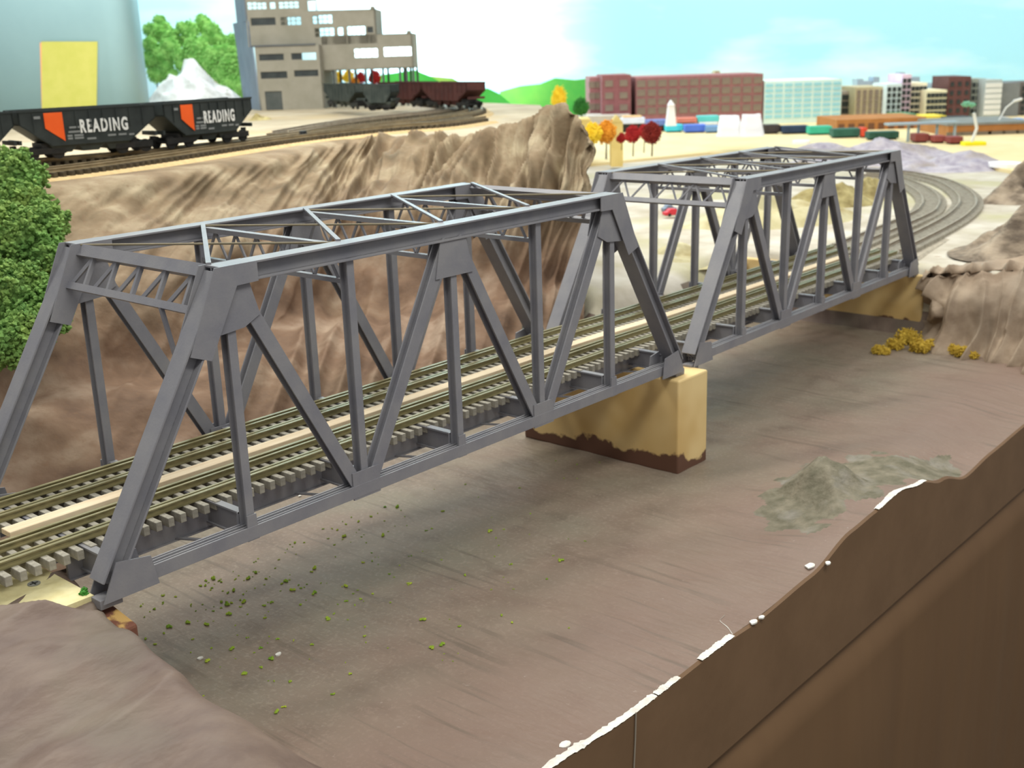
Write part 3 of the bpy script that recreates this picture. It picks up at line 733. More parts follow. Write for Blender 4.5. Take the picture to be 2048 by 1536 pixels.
# ================================================================== HOPPER CARS
BLK = mat('black_hopper_paint', (38, 44, 44), (52, 58, 57), 3, .6)
BRN = mat('brown_hopper_paint', (58, 32, 30), (76, 42, 38), 3, .7)
CHR = mat('charcoal_hopper_paint', (40, 48, 46), (62, 68, 64), 3, .7)
ORG = mat('orange_panel', (232, 88, 26), (240, 100, 36), 3, .6)
WHT = mat('white_lettering', (222, 224, 222), None, rough=.6)
GRY = mat('grey_small_lettering', (128, 132, 132), None, rough=.6)
WHEEL = mat('dark_wheel', (26, 28, 28), (44, 42, 40), 10, .6)
def hopper(a, b, paint, label, reading=False, group=None, h=.66, sideface=1):
    # a, b = rail-top points below the two couplers
    a = Vector(a); b = Vector(b); L_ = (b - a).length - .08; d = (b - a).normalized(); ang = math.atan2(d.y, d.x)
    root = empty('hopper_car', tuple((a + b) / 2), ang); root.location.z = (a.z + b.z) / 2
    tag(root, label, 'hopper car', group)
    hw = .28; zt = h + .04; zb = .20
    x0, x1 = -L_ / 2, L_ / 2; e = .16 * L_
    # side outline: full height in the middle, raised under the trucks
    out = [(x0, zt), (x1, zt), (x1, zt - .20), (x1 - e, zb + .1), (x1 - e * 1.3, zb), (x0 + e * 1.3, zb), (x0 + e, zb + .1), (x0, zt - .20)]
    body = MB()
    for y in (-hw, hw - .02): body.prism([(x, y, z) for x, z in out], (0, .02, 0))
    body.hexa([(x0, -hw, zt - .2), (x0 + .02, -hw, zt - .2), (x0 + .02, hw, zt - .2), (x0, hw, zt - .2), (x0, -hw, zt), (x0 + .02, -hw, zt), (x0 + .02, hw, zt), (x0, hw, zt)])
    body.hexa([(x1 - .02, -hw, zt - .2), (x1, -hw, zt - .2), (x1, hw, zt - .2), (x1 - .02, hw, zt - .2), (x1 - .02, -hw, zt), (x1, -hw, zt), (x1, hw, zt), (x1 - .02, hw, zt)])
    for sg in (-1, 1):
        xe = x0 if sg < 0 else x1
        body.hexa([(xe, -hw, zt - .2), (xe - sg * e * 1.3, -hw, zb), (xe - sg * e * 1.3, hw, zb), (xe, hw, zt - .2), (xe, -hw, zt - .18), (xe - sg * e * 1.3, -hw, zb + .02), (xe - sg * e * 1.3, hw, zb + .02), (xe, hw, zt - .18)])
    bo = body.build('hopper_body', paint, root)
    rim = MB(); 
    for y in (-hw - .012, hw - .012): rim.box(x0 - .01, x1 + .01, y, y + .024, zt - .02, zt + .012)
    rim.build('top_rim', paint, root)
    nr = 9; rb = None
    for k in range(nr):
        x = x0 + L_ * (k + 1) / (nr + 1)
        zl = zb if abs(x) < L_ / 2 - e * 1.3 else zb + .2
        for y in (-hw - .014, hw):
            zl2 = max(zl, .42) if reading and y < 0 else zl
            MB().box(x - .009, x + .009, y, y + .014, zl2, zt - .03).build('side_rib', paint, root)
    for k in (-1, 0, 1):
        cx = k * L_ * .2
        MB().hexa([(cx - .12, -.2, .09), (cx + .12, -.2, .09), (cx + .12, .2, .09), (cx - .12, .2, .09), (cx - .22, -.24, zb + .02), (cx + .22, -.24, zb + .02), (cx + .22, .24, zb + .02), (cx - .22, .24, zb + .02)]).build('hopper_bay', paint, root)
    for sg in (-1, 1):
        cx = sg * (L_ / 2 - .36)
        tr = MB(); 
        for y in (-.2, .2): tr.box(cx - .3, cx + .3, y - .02, y + .02, .08, .17)
        tr.box(cx - .05, cx + .05, -.2, .2, .12, .24)
        t_ = tr.build('truck', WHEEL, root)
        for dx in (-.19, .19):
            MB().tube([(cx + dx, -.19, .1), (cx + dx, -.155, .1)], .1, 16).tube([(cx + dx, .155, .1), (cx + dx, .19, .1)], .1, 16).tube([(cx + dx, -.19, .1), (cx + dx, .19, .1)], .02, 8).build('wheelset', WHEEL, t_)
        xe = sg * L_ / 2
        MB().box(min(xe, xe + sg * .07), max(xe, xe + sg * .07), -.03, .03, .16, .22).build('coupler', WHEEL, root)
        MB().box(xe - .02, xe + .02, -.24, .24, .24, .30).build('end_sill', paint, root)
    if reading:
        yf = -hw - .004
        px0 = x0 + L_ * .175; px1 = x0 + L_ * .305
        MB().prism([(px0, yf - .012, zt - .04), (px1, yf - .012, zt - .04), (px1, yf - .012, zb + .06), (px0, yf - .012, zb + .26)], (0, .012, 0)).build('orange_panel', ORG, root)
        text_mesh('lettering', 'READING', .26, WHT, root, (x0 + L_ * .60, yf - .005, zb + .17), (math.pi / 2, 0, 0), L_ / 2.7 * .72)
        sm = MB()
        for r_, (xa, xb2, z) in enumerate([(.345, .42, .25), (.335, .44, .185), (.325, .36, .13), (.375, .44, .13), (.325, .36, .09), (.375, .44, .09), (.62, .68, .10), (.70, .76, .10), (.78, .82, .09), (.465, .53, .07)]):
            MB().box(x0 + L_ * xa, x0 + L_ * xb2, yf - .004, yf, zb + z - .014, zb + z + .014).build('small_lettering', GRY, root)
        MB().box(x0 + L_ * .10, x0 + L_ * .15, yf - .004, yf, zt - .12, zt - .08).build('small_lettering', GRY, root)
    return root
zr = ZU + RH
def rp_(u, v): return UZ(u, v, zr)
A0 = rp_(-230, 345); A1 = rp_(30, 323); A2 = rp_(308, 300); A3 = rp_(489, 280)
hopper(A0, A1, BLK, 'black hopper car cut off by the left edge of the picture', False, 'black hopper train', .68)
hopper(A1, A2, BLK, 'black READING hopper car with orange end panel, in front of the yellow note', True, 'black hopper train', .68)
hopper(A2, A3, BLK, 'black READING hopper car at the right end of the train, below the white plaster peak', True, 'black hopper train', .68)
# cars by the mine
hopper(rp_(668, 213), rp_(733, 219), CHR, 'charcoal hopper car half hidden behind the mine building', False, 'hopper cars under the mine', .60)
hopper(rp_(735, 221), rp_(795, 220), CHR, 'charcoal hopper car in front of the brown hoppers near the mine', False, 'hopper cars under the mine', .60)
hopper(rp_(775, 211), rp_(862, 214), BRN, 'brown hopper car next to the charcoal hoppers at the mine', False, 'hopper cars under the mine', .60)
hopper(rp_(864, 214), rp_(955, 218), BRN, 'brown hopper car at the right end of the row by the mine', False, 'hopper cars under the mine', .60)

# ================================================================== MINE BUILDING
MCON = mat('taupe_building_plastic', (138, 134, 120), (150, 145, 132), 2, .75)
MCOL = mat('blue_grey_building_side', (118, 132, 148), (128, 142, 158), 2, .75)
MDW = mat('dark_window_glass', (44, 50, 52), (60, 66, 66), 4, .3)
MDOOR = mat('dark_grey_door', (70, 76, 74), (82, 86, 84), 4, .6)
def mine():
    D = 35.3; sc = D / FPX
    root = empty('mine_building', tuple(UZ(650, 217, ZS)))
    rgt = Vector((R_.x, R_.y, 0)).normalized(); fw = Vector((-rgt.y, rgt.x, 0))
    ang = math.atan2(rgt.y, rgt.x); root.rotation_euler = (0, 0, ang); root.location.z = ZS
    # local frame: x right, y away, z up; px -> units relative to (650,217)
    X = lambda u: (u - 650) * sc; XD = lambda u, y: (u - 1024) / FPX * (D + y) - (650 - 1024) * sc; Z = lambda v: (217 - v) * sc * 1.02
    # front facade walls with real openings: build from strips
    def facade(u0, u1, v0, v1, wins, y, th, m, name='facade'):
        # wins: (ua,ub,va,vb); cells via grid lines
        us = sorted(set([u0, u1] + [w for q in wins for w in q[:2]])); vs = sorted(set([v0, v1] + [w for q in wins for w in q[2:]]))
        mb = MB()
        for a, b in zip(us, us[1:]):
            run = None
            for c, d in zip(vs, vs[1:]):
                mu, mv = (a + b) / 2, (c + d) / 2
                hole = any(q[0] < mu < q[1] and q[2] < mv < q[3] for q in wins)
                if not hole: mb.box(X(a), X(b), y, y + th, Z(d), Z(c))
        return mb.build(name, m, root)
    # lower front block
    lw = [(527, 576, 111, 123), (591, 612, 111, 123), (612, 640, 111, 124), (527, 580, 144, 157), (594, 642, 143, 155), (532, 566, 181, 217)]
    facade(520, 650, 97, 217, lw, 0, .06, MCON, 'front_block')
    MB().box(X(514), X(640), -.04, .1, Z(97), Z(94)).build('front_ledge', mat('dark_ledge', (84, 88, 92), (92, 96, 100), 3), root)
    MB().box(X(532), X(566), .04, .06, Z(217), Z(181)).build('roller_door', MDOOR, root)
    for a, b, c, d in lw[:1] + lw[3:5]:
        n = 4
        MB().box(X(a), X(b), .05, .06, Z(d), Z(c)).build('window', MDW, root)
    MB().box(X(591), X(612), .05, .06, Z(123), Z(111)).build('window', MDW, root)
    MB().box(X(650) - .05, X(650), 0, 3.0, 0, Z(97)).build('side_wall', MCON, root)
    # blue grey side, stepping back to the left
    def shear(pts, m, nm): MB().prism(pts, (0, .06, 0)).build(nm, m, root)
    MB().hexa([(X(520), 0, 0), (X(520) + .05, 0, 0), (XD(489, 2.2) + .05, 2.2, 0), (XD(489, 2.2), 2.2, 0), (X(514), 0, Z(97)), (X(514) + .05, 0, Z(97)), (XD(485, 2.2) + .05, 2.2, Z(97)), (XD(485, 2.2), 2.2, Z(97))]).build('side_wall', MCOL, root)
    MB().hexa([(X(506), .3, Z(97)), (X(506) + .05, .3, Z(97)), (XD(485, 2.2) + .05, 2.2, Z(97)), (XD(485, 2.2), 2.2, Z(97)), (X(506), .3, Z(48)), (X(506) + .05, .3, Z(48)), (XD(482, 2.2) + .05, 2.2, Z(48)), (XD(482, 2.2), 2.2, Z(48))]).build('side_wall', MCOL, root)
    MB().hexa([(X(504), .3, Z(48)), (X(504) + .05, .3, Z(48)), (XD(490, 1.8) + .05, 1.8, Z(48)), (XD(490, 1.8), 1.8, Z(48)), (X(502), .3, Z(-40)), (X(502) + .05, .3, Z(-40)), (XD(489, 1.8) + .05, 1.8, Z(-40)), (XD(489, 1.8), 1.8, Z(-40))]).build('side_wall', MCOL, root)
    # upper stepped face
    uw = [(509, 546, 14, 27), (553, 564, 14, 27), (571, 610, 14, 27), (513, 562, 43, 57), (572, 612, 43, 58), (619, 629, 44, 58)]
    facade(504, 628, -40, 97, [w for w in uw if w[1] <= 628][:5], .3, .06, MCON, 'tower_face')
    facade(628, 761, 33, 97, [(636, 674, 42, 57), (638, 676, 66, 82), (684, 694, 66, 81), (703, 738, 65, 81), (742, 754, 66, 77)], .3, .06, MCON, 'middle_face')
    facade(650, 831, 80, 146, [(714, 760, 107, 123), (773, 829, 106, 122)], .3, .06, MCON, 'lower_face')
    # opposite walls with openings so light shows through
    facade(504, 628, -40, 97, [(505, 626, 10, 30), (565, 626, 40, 60)], 2.0, .06, MCON, 'rear_wall')
    facade(628, 761, 33, 90, [(630, 759, 36, 88)], 2.0, .06, MCON, 'rear_wall')
    facade(761, 831, 80, 90, [], 2.0, .06, MCON, 'rear_wall')
    MB().box(X(513), X(562), .34, .35, Z(57), Z(43)).build('window', MDW, root); MB().box(X(742), X(754), .34, .35, Z(77), Z(66)).build('window', MDW, root)
    for a, b, c, d in [(509, 546, 14, 27), (571, 610, 14, 27), (572, 612, 43, 58), (636, 674, 42, 57), (638, 676, 66, 82), (703, 738, 65, 81), (714, 760, 107, 123), (773, 829, 106, 122)]:
        w = MB(); n = 4
        for k in range(1, n): w.box(X(a + (b - a) * k / n) - .012, X(a + (b - a) * k / n) + .012, .32, .34, Z(d), Z(c))
        w.box(X(a), X(b), .32, .34, Z((c + d) / 2) - .01, Z((c + d) / 2) + .01); w.build('window_bars', MCON, root)
    MB().box(X(751), X(760), .25, .45, Z(33), Z(28)).build('parapet_post', MCON, root); MB().box(X(820), X(829), .25, .45, Z(80), Z(75)).build('parapet_post', MCON, root)
    MB().box(X(628), X(761), .3, 2.06, Z(34), Z(33)).box(X(761), X(831), .3, 2.06, Z(81), Z(80)).box(X(650), X(831), .3, 2.06, Z(146), Z(144)).build('roof_slab', MCON, root)
    MB().box(X(831) - .06, X(831), .3, 2.06, Z(146), Z(80)).box(X(761) - .06, X(761), .3, 2.06, Z(80), Z(33)).build('end_wall', MCON, root)
    for u in (668, 700, 733, 768, 802, 815, 829):
        for y in (.4, 1.9): MB().bar((X(u), y, 0), (X(u), y, Z(146)), .07).build('support_leg', MDOOR, root)
    tag(root, 'tall stepped grey mine building with see-through windows, standing over the hopper tracks', 'building')
mine()

# ================================================================== COLUMN, note, white peak
D = 33.0
MCLM = mat('pale_blue_grey_column', (164, 204, 216), (174, 214, 224), .25, .55, bump=.03, bscale=2)
rgt = Vector((R_.x, R_.y, 0)).normalized(); fw = Vector((-rgt.y, rgt.x, 0))
base = UD(150, 222, D); base.z = 0
pl = []
half = 1.72
for k in range(9): a = k / 8 * math.pi / 2; pl.append((half - .6 + .6 * math.sin(a), .6 - .6 * math.cos(a)))
pl += [(half, 1.5), (-8, 1.5), (-8, 0)]
cm = MB().prism([tuple(base + rgt * x + fw * y + Vector((0, 0, ZS - .1))) for x, y in pl], (0, 0, 12)).build('column', MCLM, smooth=False); struct(cm)
cm.data.polygons.foreach_set('use_smooth', [len(p.vertices) == 4 for p in cm.data.polygons])
def board(u0, v0, u1, v1, D, m, name, dy=0.0, curl=.05):
    c = UD((u0 + u1) / 2, (v0 + v1) / 2, D); w = (u1 - u0) / FPX * D; h = (v1 - v0) / FPX * D; P = []
    for j in range(12):
        for i in range(12):
            a = i / 11 - .5; b = j / 11 - .5
            p = c + rgt * a * w + Vector((0, 0, 1)) * b * h - fw * (curl * (0.5 - b) ** 3)
            P.append(p)
    return grid_mesh(name, P, 12, 12, m)
def plane_y(u, v):   # point on the column face
    r = ray(u, v); t = (base - CAM).dot(fw) / r.dot(fw); return CAM + r * t
def sheet(name, pts, m, lift, label, cat):
    P = [plane_y(u, v) - fw * lift for u, v in pts]; o = MB().prism(P, tuple(-fw * .008)).build(name, m); fix_normals(o); tag(o, label, cat); return o
sheet('paper_note', [(80, 85), (190, 84), (188, 215), (84, 225)], mat('orange_note_paper', (240, 176, 130), None, rough=.8), .01, 'orange paper note peeking out behind the yellow note on the column', 'note')
sheet('paper_note', [(84, 83), (196, 83), (194, 232), (85, 232)], mat('yellow_note_paper', (196, 196, 98), (204, 202, 108), 3, .8), .03, 'blank yellow paper note stuck on the pale column, above the hopper cars', 'note')

MPEAK = mat('white_grey_plaster', (176, 180, 178), (240, 244, 246), 1.6, .8, bump=.6, bscale=3, c3=(128, 120, 96), s3=.9, lo3=.6, hi3=.68)
p = UZ(395, 222, ZS)
def peak():
    n = 110; P = []
    for j in range(n):
        for i in range(n):
            a = -1.1 + 2.2 * i / (n - 1); b = -1.1 + 2.2 * j / (n - 1)
            r = max(abs(a) * .75 + abs(b) * .6, math.hypot(a, b) * .98)
            k = max(0, 1 - r)
            z = 1.62 * k ** .82 + .22 * k * fnz(a * 3, b * 3) * 2 - .30 * abs(fnz(a * 3 + 2, b * 3)) * min(1, k * 4)
            v = rgt * (a * 1.75 - .25 * k) + fw * b * 1.6
            P.append((v.x, v.y, max(z, -.05) if k > 0 else -.05))
    o = grid_mesh('plaster_peak', P, n, n, MPEAK); o.location = (p.x, p.y, ZS); tag(o, 'pointed white and grey plaster mountain beside the pale column', 'plaster mountain')
peak()
MTANR = mat('tan_rock', (188, 150, 104), (210, 176, 130), 2, .85, bump=.3)
rock('tan_rock', UZ(270, 224, ZS) - fw * 1.2, .55, .5, .30, MTANR, 'tan rock at the foot of the pale column, showing above the train', 'rock', 2)
rock('tan_rock', UZ(338, 226, ZS) - fw * 3.2, .6, .5, .36, MTANR, 'tan rock in front of the white plaster peak', 'rock', 9)
rock('brown_shrub_mound', UZ(520, 240, ZS), .55, .3, .16, MOLV, 'low brown tuft on the sand in front of the mine building', 'scrub', 5)

# ================================================================== BACKDROP
MSKY = bpy.data.materials.new('painted_sky'); MSKY.use_nodes = True
nt = MSKY.node_tree; N = nt.nodes; L = nt.links; b = N['Principled BSDF']; b.inputs['Roughness'].default_value = .9; b.inputs['Specular IOR Level'].default_value = .05
tc = N.new('ShaderNodeTexCoord'); mp = N.new('ShaderNodeMapping'); mp.inputs['Scale'].default_value = (.09, .09, .35); L.new(tc.outputs['Object'], mp.inputs['Vector'])
n = N.new('ShaderNodeTexNoise'); n.inputs['Scale'].default_value = 1.3; n.inputs['Detail'].default_value = 6; L.new(mp.outputs[0], n.inputs['Vector'])
r = N.new('ShaderNodeValToRGB'); r.color_ramp.elements[0].position = .46; r.color_ramp.elements[1].position = .72; r.color_ramp.elements[0].color = lin((166, 216, 234)); r.color_ramp.elements[1].color = lin((214, 238, 244)); L.new(n.outputs[0], r.inputs[0])
L.new(r.outputs[0], b.inputs['Base Color'])
wall = [UD(-1500, 150, 45), UD(-200, 150, 47), UD(400, 150, 50), UD(900, 150, 56), UD(1150, 150, 60), UD(1500, 150, 64), UD(2000, 150, 62), UD(2800, 150, 50)]
WP = cr([Vector((p.x, p.y, 0)) for p in wall], 60)
P = [(p.x, p.y, z) for z in np.linspace(-5, 22, 10) for p in WP]
ww = grid_mesh('wall_back', P, 60, 10, MSKY); struct(ww)
# lamp washing the backdrop behind the mine building
lampw = spot('backdrop_lamp', UD(860, -330, 43), UD(850, 20, 56), 56000, 62, 1.0, 1.5)

def flat_hill(name, px, D, m, label):    # painted backdrop cut-out, a thin board standing just in front of the wall
    c = UD(px[0][0], px[0][1], D)
    P = [UD(u, v, D) for u, v in px]
    o = MB().prism(P, tuple(F_ * .15)).build(name, m); fix_normals(o); tag(o, label, 'painted hill'); return o
GR1 = mat('bright_green_paint', (52, 150, 56), (70, 168, 70), .4, .9); GR2 = mat('yellow_green_paint', (126, 160, 66), (150, 172, 84), .3, .9, c3=(84, 150, 70), s3=.25); GR3 = mat('mid_green_paint', (56, 140, 58), (98, 158, 66), .3, .9)
flat_hill('painted_hill', [(760, 260), (760, 150), (830, 140), (860, 152), (900, 176), (930, 205), (960, 260)], 50.0, GR1, 'bright green painted hill showing beneath the mine building')
flat_hill('painted_hill', [(840, 260), (860, 152), (905, 156), (940, 176), (975, 195), (1050, 230), (1050, 260)], 51.0, GR2, 'pale yellow-green painted hill behind the brown hopper cars')
flat_hill('painted_hill', [(930, 270), (930, 190), (955, 182), (975, 176), (1000, 188), (1030, 214), (1050, 270)], 49.0, GR1, 'small bright green painted hill just right of the brown hopper cars')
flat_hill('painted_hill', [(990, 280), (1000, 183), (1040, 172), (1080, 168), (1110, 156), (1150, 160), (1185, 156), (1230, 160), (1230, 280)], 56.0, GR3, 'wide green painted hill behind the yellow tree, left of the brick mill')

# ================================================================== TREES
GREEN = mat('green_clump_foliage', (110, 160, 70), (140, 190, 96), 3, .9)
GREENF = mat('far_green_foliage', (104, 170, 76), (170, 220, 128), 1.6, .9)
LEAFG = mat('near_green_foliage', (84, 122, 60), (138, 164, 84), 4.5, .9, c3=(98, 140, 70), s3=1.2)
# hill of puffball trees behind the white peak
MGH = mat('grey_green_slope', (128, 136, 104), (160, 160, 130), 1, .9)
hc = UZ(400, 212, ZS) + fw * 3.0
gh = rock('tree_hill', hc, 2.4, 2.4, 2.0, MGH, 'sloping ground under the round green trees, behind the white peak', 'hill', 3, math.atan2(rgt.y, rgt.x), 1, 60)
spots = [(312, 66, 20), (344, 80, 24), (375, 62, 22), (408, 52, 24), (440, 82, 20), (465, 82, 18), (322, 110, 24), (356, 112, 22), (393, 96, 24), (430, 112, 22), (462, 128, 24), (470, 172, 24), (448, 150, 22), (318, 42, 14), (402, 38, 13), (476, 104, 14), (482, 142, 16), (332, 134, 18), (365, 132, 15), (300, 90, 18), (420, 78, 16), (386, 118, 16), (478, 192, 12)]
fill = [(340, 152, 16), (312, 150, 16), (420, 128, 20), (438, 146, 18), (455, 172, 18), (462, 190, 16), (330, 58, 16), (425, 62, 16), (452, 108, 20), (340, 96, 20), (408, 118, 20), (380, 82, 20), (480, 122, 16), (476, 158, 16), (300, 120, 18), (300, 60, 16), (486, 92, 14)]
where = ['at the upper left of the clump', 'left of centre', 'on the crown of the hill', 'at the top of the hill', 'right of the top', 'at the upper right', 'at the left beside the column', 'above the left slope', 'in the middle of the clump', 'right of the middle', 'beside the mine wall', 'low beside the mine wall', 'right of the peak', 'topmost at the left', 'topmost of all', 'small, against the mine tower', 'tucked against the mine wall', 'just above the left foot of the peak', 'small, above the peak tip', 'touching the column edge', 'small, under the topmost one', 'small, right of the peak tip', 'lowest, at the mine corner']
proto = None
for (u, v, r_), wh in zip(spots + fill, where + ['filling the slope between the larger ones'] * len(fill)):
    p = UD(u, v, 38.6 + (v < 90) * 1.6 + (v < 60) * .8)
    root = empty('round_tree', (p.x, p.y, p.z)); tag(root, 'round green clump tree behind the white peak, ' + wh, 'tree', 'round green trees on the hill')
    if proto is None:
        lf = leaves('foliage', [((0, 0, 0), 1.0), ((.4, .2, .3), .6), ((-.45, 0, .15), .6)], 1100, .10, GREENF, root); tk = MB().tube([(0, 0, -1.6), (0, 0, -.4)], .08, 6).build('trunk', TIED, root); proto = (lf, tk)
    else:
        for q_ in proto: c = q_.copy(); COL.objects.link(c); c.parent = root
    s_ = r_ / FPX * 37.5 * random.uniform(.85, 1.1); root.scale = (s_, s_, s_); root.rotation_euler = (0, 0, random.random() * 6)
# near left bushes
def bush(blobs, n, size, label, m=LEAFG):
    c0_ = blobs[0][0]; root = empty('leafy_bush', tuple(c0_)); tag(root, label, 'bush')
    leaves('foliage', [(tuple(Vector(c) - Vector(c0_)), r) for c, r in blobs], n, size, m, root)
    return root
D = 13.0; k = D / FPX
bush([(UD(20, 370, 13.8), 70 * 13.8 / FPX), (UD(-60, 380, 13.8), .5), (UD(45, 420, 13.4), .33)], 5000, .035, 'green bush at the left edge, topmost of the clump, in front of the hopper train')
bush([(UD(40, 500, 12.2), 85 * 12.2 / FPX), (UD(-40, 500, 12.2), .5), (UD(100, 520, 12.0), .22), (UD(90, 450, 12.4), .25)], 6000, .032, 'green bush at the left edge, middle of the clump above the far end post')
bush([(UD(30, 610, 11.0), 85 * 11 / FPX), (UD(-50, 620, 11), .45), (UD(100, 590, 11.0), .2), (UD(60, 660, 10.6), .24), (UD(15, 690, 10.4), .22), (UD(110, 640, 10.8), .15)], 6500, .03, 'green bush at the left edge, lowest of the clump, seen past the near end post')
# autumn trees
def small_tree(u, v, r_, D, m, label, trunk_v, grp='autumn trees', bare=None, squash=1.1, zfix=None):
    p = UD(u, v, D); s_ = r_ / FPX * D
    root = empty('small_tree', (p.x, p.y, p.z)); tag(root, label, 'tree', grp)
    leaves('foliage', [((0, 0, 0), s_), ((s_ * .5, 0, -s_ * .25), s_ * .6), ((-s_ * .5, .05, -s_ * .2), s_ * .6), ((0, 0, s_ * .45), s_ * .6)], 1500, s_ * .10, m, root, squash)
    h = (trunk_v - v) / FPX * D
    MB().tube([(0, 0, -h), (.02, 0, -s_ * .4)], s_ * .09, 8, s_ * .05).build('trunk', TIED, root)
    return root
AY = mat('yellow_foliage', (232, 196, 36), (246, 216, 70), 3, .9); AO = mat('orange_foliage', (216, 140, 36), (236, 170, 60), 3, .9); AR = mat('red_foliage', (150, 28, 34), (186, 48, 46), 3, .9); AM = mat('maroon_foliage', (112, 30, 24), (146, 48, 38), 3, .9)
DG = mat('dark_green_foliage', (40, 104, 40), (66, 134, 60), 3, .9)
small_tree(1186, 266, 18, 28, AY, 'yellow autumn tree peeking from behind the tall hill peak', 308)
small_tree(1212, 264, 20, 28.5, AO, 'orange autumn tree just right of the yellow one by the hill peak', 318)
small_tree(1266, 268, 15, 28.5, AR, 'bright red autumn tree between the orange tree and the maroon tree', 312)
small_tree(1304, 266, 19, 28.0, AM, 'dark maroon autumn tree, rightmost of the row beside the tan yard', 312)
small_tree(1288, 262, 12, 30, AR, 'small red tree pressed between the bright red and maroon trees', 305)
small_tree(1243, 276, 9, 29, AR, 'tiny red tree just right of the orange tree', 300)
small_tree(1118, 196, 15, 42, AY, 'pointed golden yellow tree showing above the hill peak', 235, squash=1.5)
small_tree(1162, 214, 16, 44, DG, 'dark green bush left of the brick mill', 232)
small_tree(675, 155, 10, 40, AY, 'yellow autumn tree under the mine building, leftmost of its row', 185)
small_tree(697, 153, 11, 40, AY, 'yellow autumn tree under the mine building, second from the left', 185)
small_tree(722, 156, 10, 40, AR, 'red autumn tree under the mine building, next to the yellow ones', 185)
small_tree(750, 155, 12, 40, AR, 'red autumn tree under the mine building, rightmost of its row', 185)
small_tree(710, 165, 8, 39, AO, 'small orange tree under the mine building between yellow and red', 185)

# ================================================================== CITY
def building(name, u0, u1, vt, vb, D, m, label, wins=None, depth=3, zb=ZY, wm=None, setb=0.0, cat='building', roof=None, winpx=(8, 10)):
    uc = (u0 + u1) / 2; p = UD(uc, vb, D); wd = (u1 - u0) / FPX * D; h = (vb - vt) / FPX * D
    root = empty(name, (p.x, p.y, p.z)); root.rotation_euler = (0, 0, math.atan2(rgt.y, rgt.x)); tag(root, label, cat)
    drop = max(0, p.z - zb)
    MB().box(-wd / 2, wd / 2, 0, depth, -drop, h).build('walls', m, root)
    if roof:
        MB().box(-wd / 2 - .05, wd / 2 + .05, -.05, depth + .05, h, h + .08).build('roof', roof, root)
    if wins:
        nc, nr_, w, hh, top, bot = wins; first = None
        for r_ in range(nr_):
            for c in range(nc):
                x = -wd / 2 + wd * (c + .5) / nc; z = bot * h + (top - bot) * h * (r_ + .5) / nr_
                if first is None:
                    first = MB().box(-w / 2, w / 2, -.03, .01, -hh / 2, hh / 2).build('window', wm or MDW, root); o = first
                else: o = first.copy(); COL.objects.link(o); o.parent = root
                o.location = (x, 0, z)
    return root
BRICK = mat('red_brick_mill', (146, 98, 102), (160, 112, 112), 4, .85); BRICKD = mat('dark_red_brick', (132, 84, 88), (144, 94, 96), 4, .85)
WGR = mat('olive_grey_window', (122, 108, 98), (134, 120, 106), 3, .5); BAND = mat('pink_grey_band', (168, 132, 132), None, rough=.8)
CON = mat('pale_concrete', (176, 168, 160), (190, 182, 174), 2, .85)
building('mill_wing', 1180, 1204, 157, 232, 50, BRICK, 'left wing of the red brick mill, lowest roof', (2, 3, .34, .26, .95, .1), 3, wm=WGR)
building('mill_tower', 1204, 1262, 153, 236, 49, BRICKD, 'dark red brick stair block of the mill, left of the long block', (2, 3, .34, .26, .95, .1), 3, wm=WGR)
mb_ = building('brick_mill', 1272, 1524, 154, 238, 49, BRICK, 'long four-storey red brick mill with rows of windows', (12, 4, .36, .28, .96, .12), 3.5, wm=WGR)
building('loading_wall', 1160, 1262, 232, 252, 48, CON, 'grey concrete wall under the left blocks of the brick mill', None, 2)
LB = mat('pale_aqua_office', (206, 228, 224), (218, 238, 232), 1, .8); LBW = mat('pale_blue_window', (150, 206, 218), None, rough=.4)
building('office_block', 1527, 1680, 163, 247, 49, LB, 'wide pale aqua office block with bands of light blue windows', (8, 7, .32, .13, .96, .12), 3, wm=LBW)
TAN = mat('tan_stone', (176, 164, 132), (190, 178, 146), 2, .85)
building('stone_building', 1682, 1708, 184, 236, 50, mat('taupe_stone', (160, 148, 136), (172, 160, 148), 2), 'small taupe building right of the aqua office block', (3, 3, .18, .22, .9, .15), 2)
building('stone_building', 1709, 1768, 176, 238, 49, TAN, 'tan stone building with rounded grey end, centre of the city row', (5, 4, .16, .24, .92, .12), 2.5, wm=WGR)
PAL = [('white_tower', 1770, 1800, 170, 240, (206, 222, 226), 'narrow white tower block beside the tan stone building', (3, 5)), ('pink_building', 1800, 1818, 152, 238, (222, 196, 216), 'tall thin pink and lavender building among the pale towers', (2, 6)),
       ('cream_building', 1818, 1850, 168, 240, (232, 226, 200), 'cream building with grey windows, left of the wider cream one', (4, 5)), ('cream_building', 1850, 1890, 182, 240, (226, 220, 186), 'wider cream building left of the dark brown one', (5, 4)),
       ('brown_building', 1892, 1936, 156, 240, (96, 64, 62), 'dark brown brick building taller than its cream neighbour', (3, 4)), ('grey_building', 1938, 1966, 160, 238, (150, 156, 146), 'grey building right of the dark brown one', (3, 5)),
       ('grey_building', 1966, 1998, 162, 240, (168, 178, 178), 'pale grey building with white window frames', (5, 6)), ('grey_building', 1998, 2034, 168, 244, (118, 122, 124), 'plain dark grey building near the right edge', None), ('grey_building', 2034, 2100, 166, 246, (104, 98, 96), 'dark grey building cut by the right edge', (4, 5))]
for i, (nm, u0, u1, vt, vb, c, lb, w) in enumerate(PAL):
    building(nm, u0, u1, vt, vb, 48.5 + (i % 3) * .4, mat(nm + '_%d' % i, c, tuple(min(255, x + 12) for x in c), 2, .85), lb, (w[0], w[1], .15, .18, .93, .12) if w else None, 2, wm=MDW if i not in (6,) else WHT)
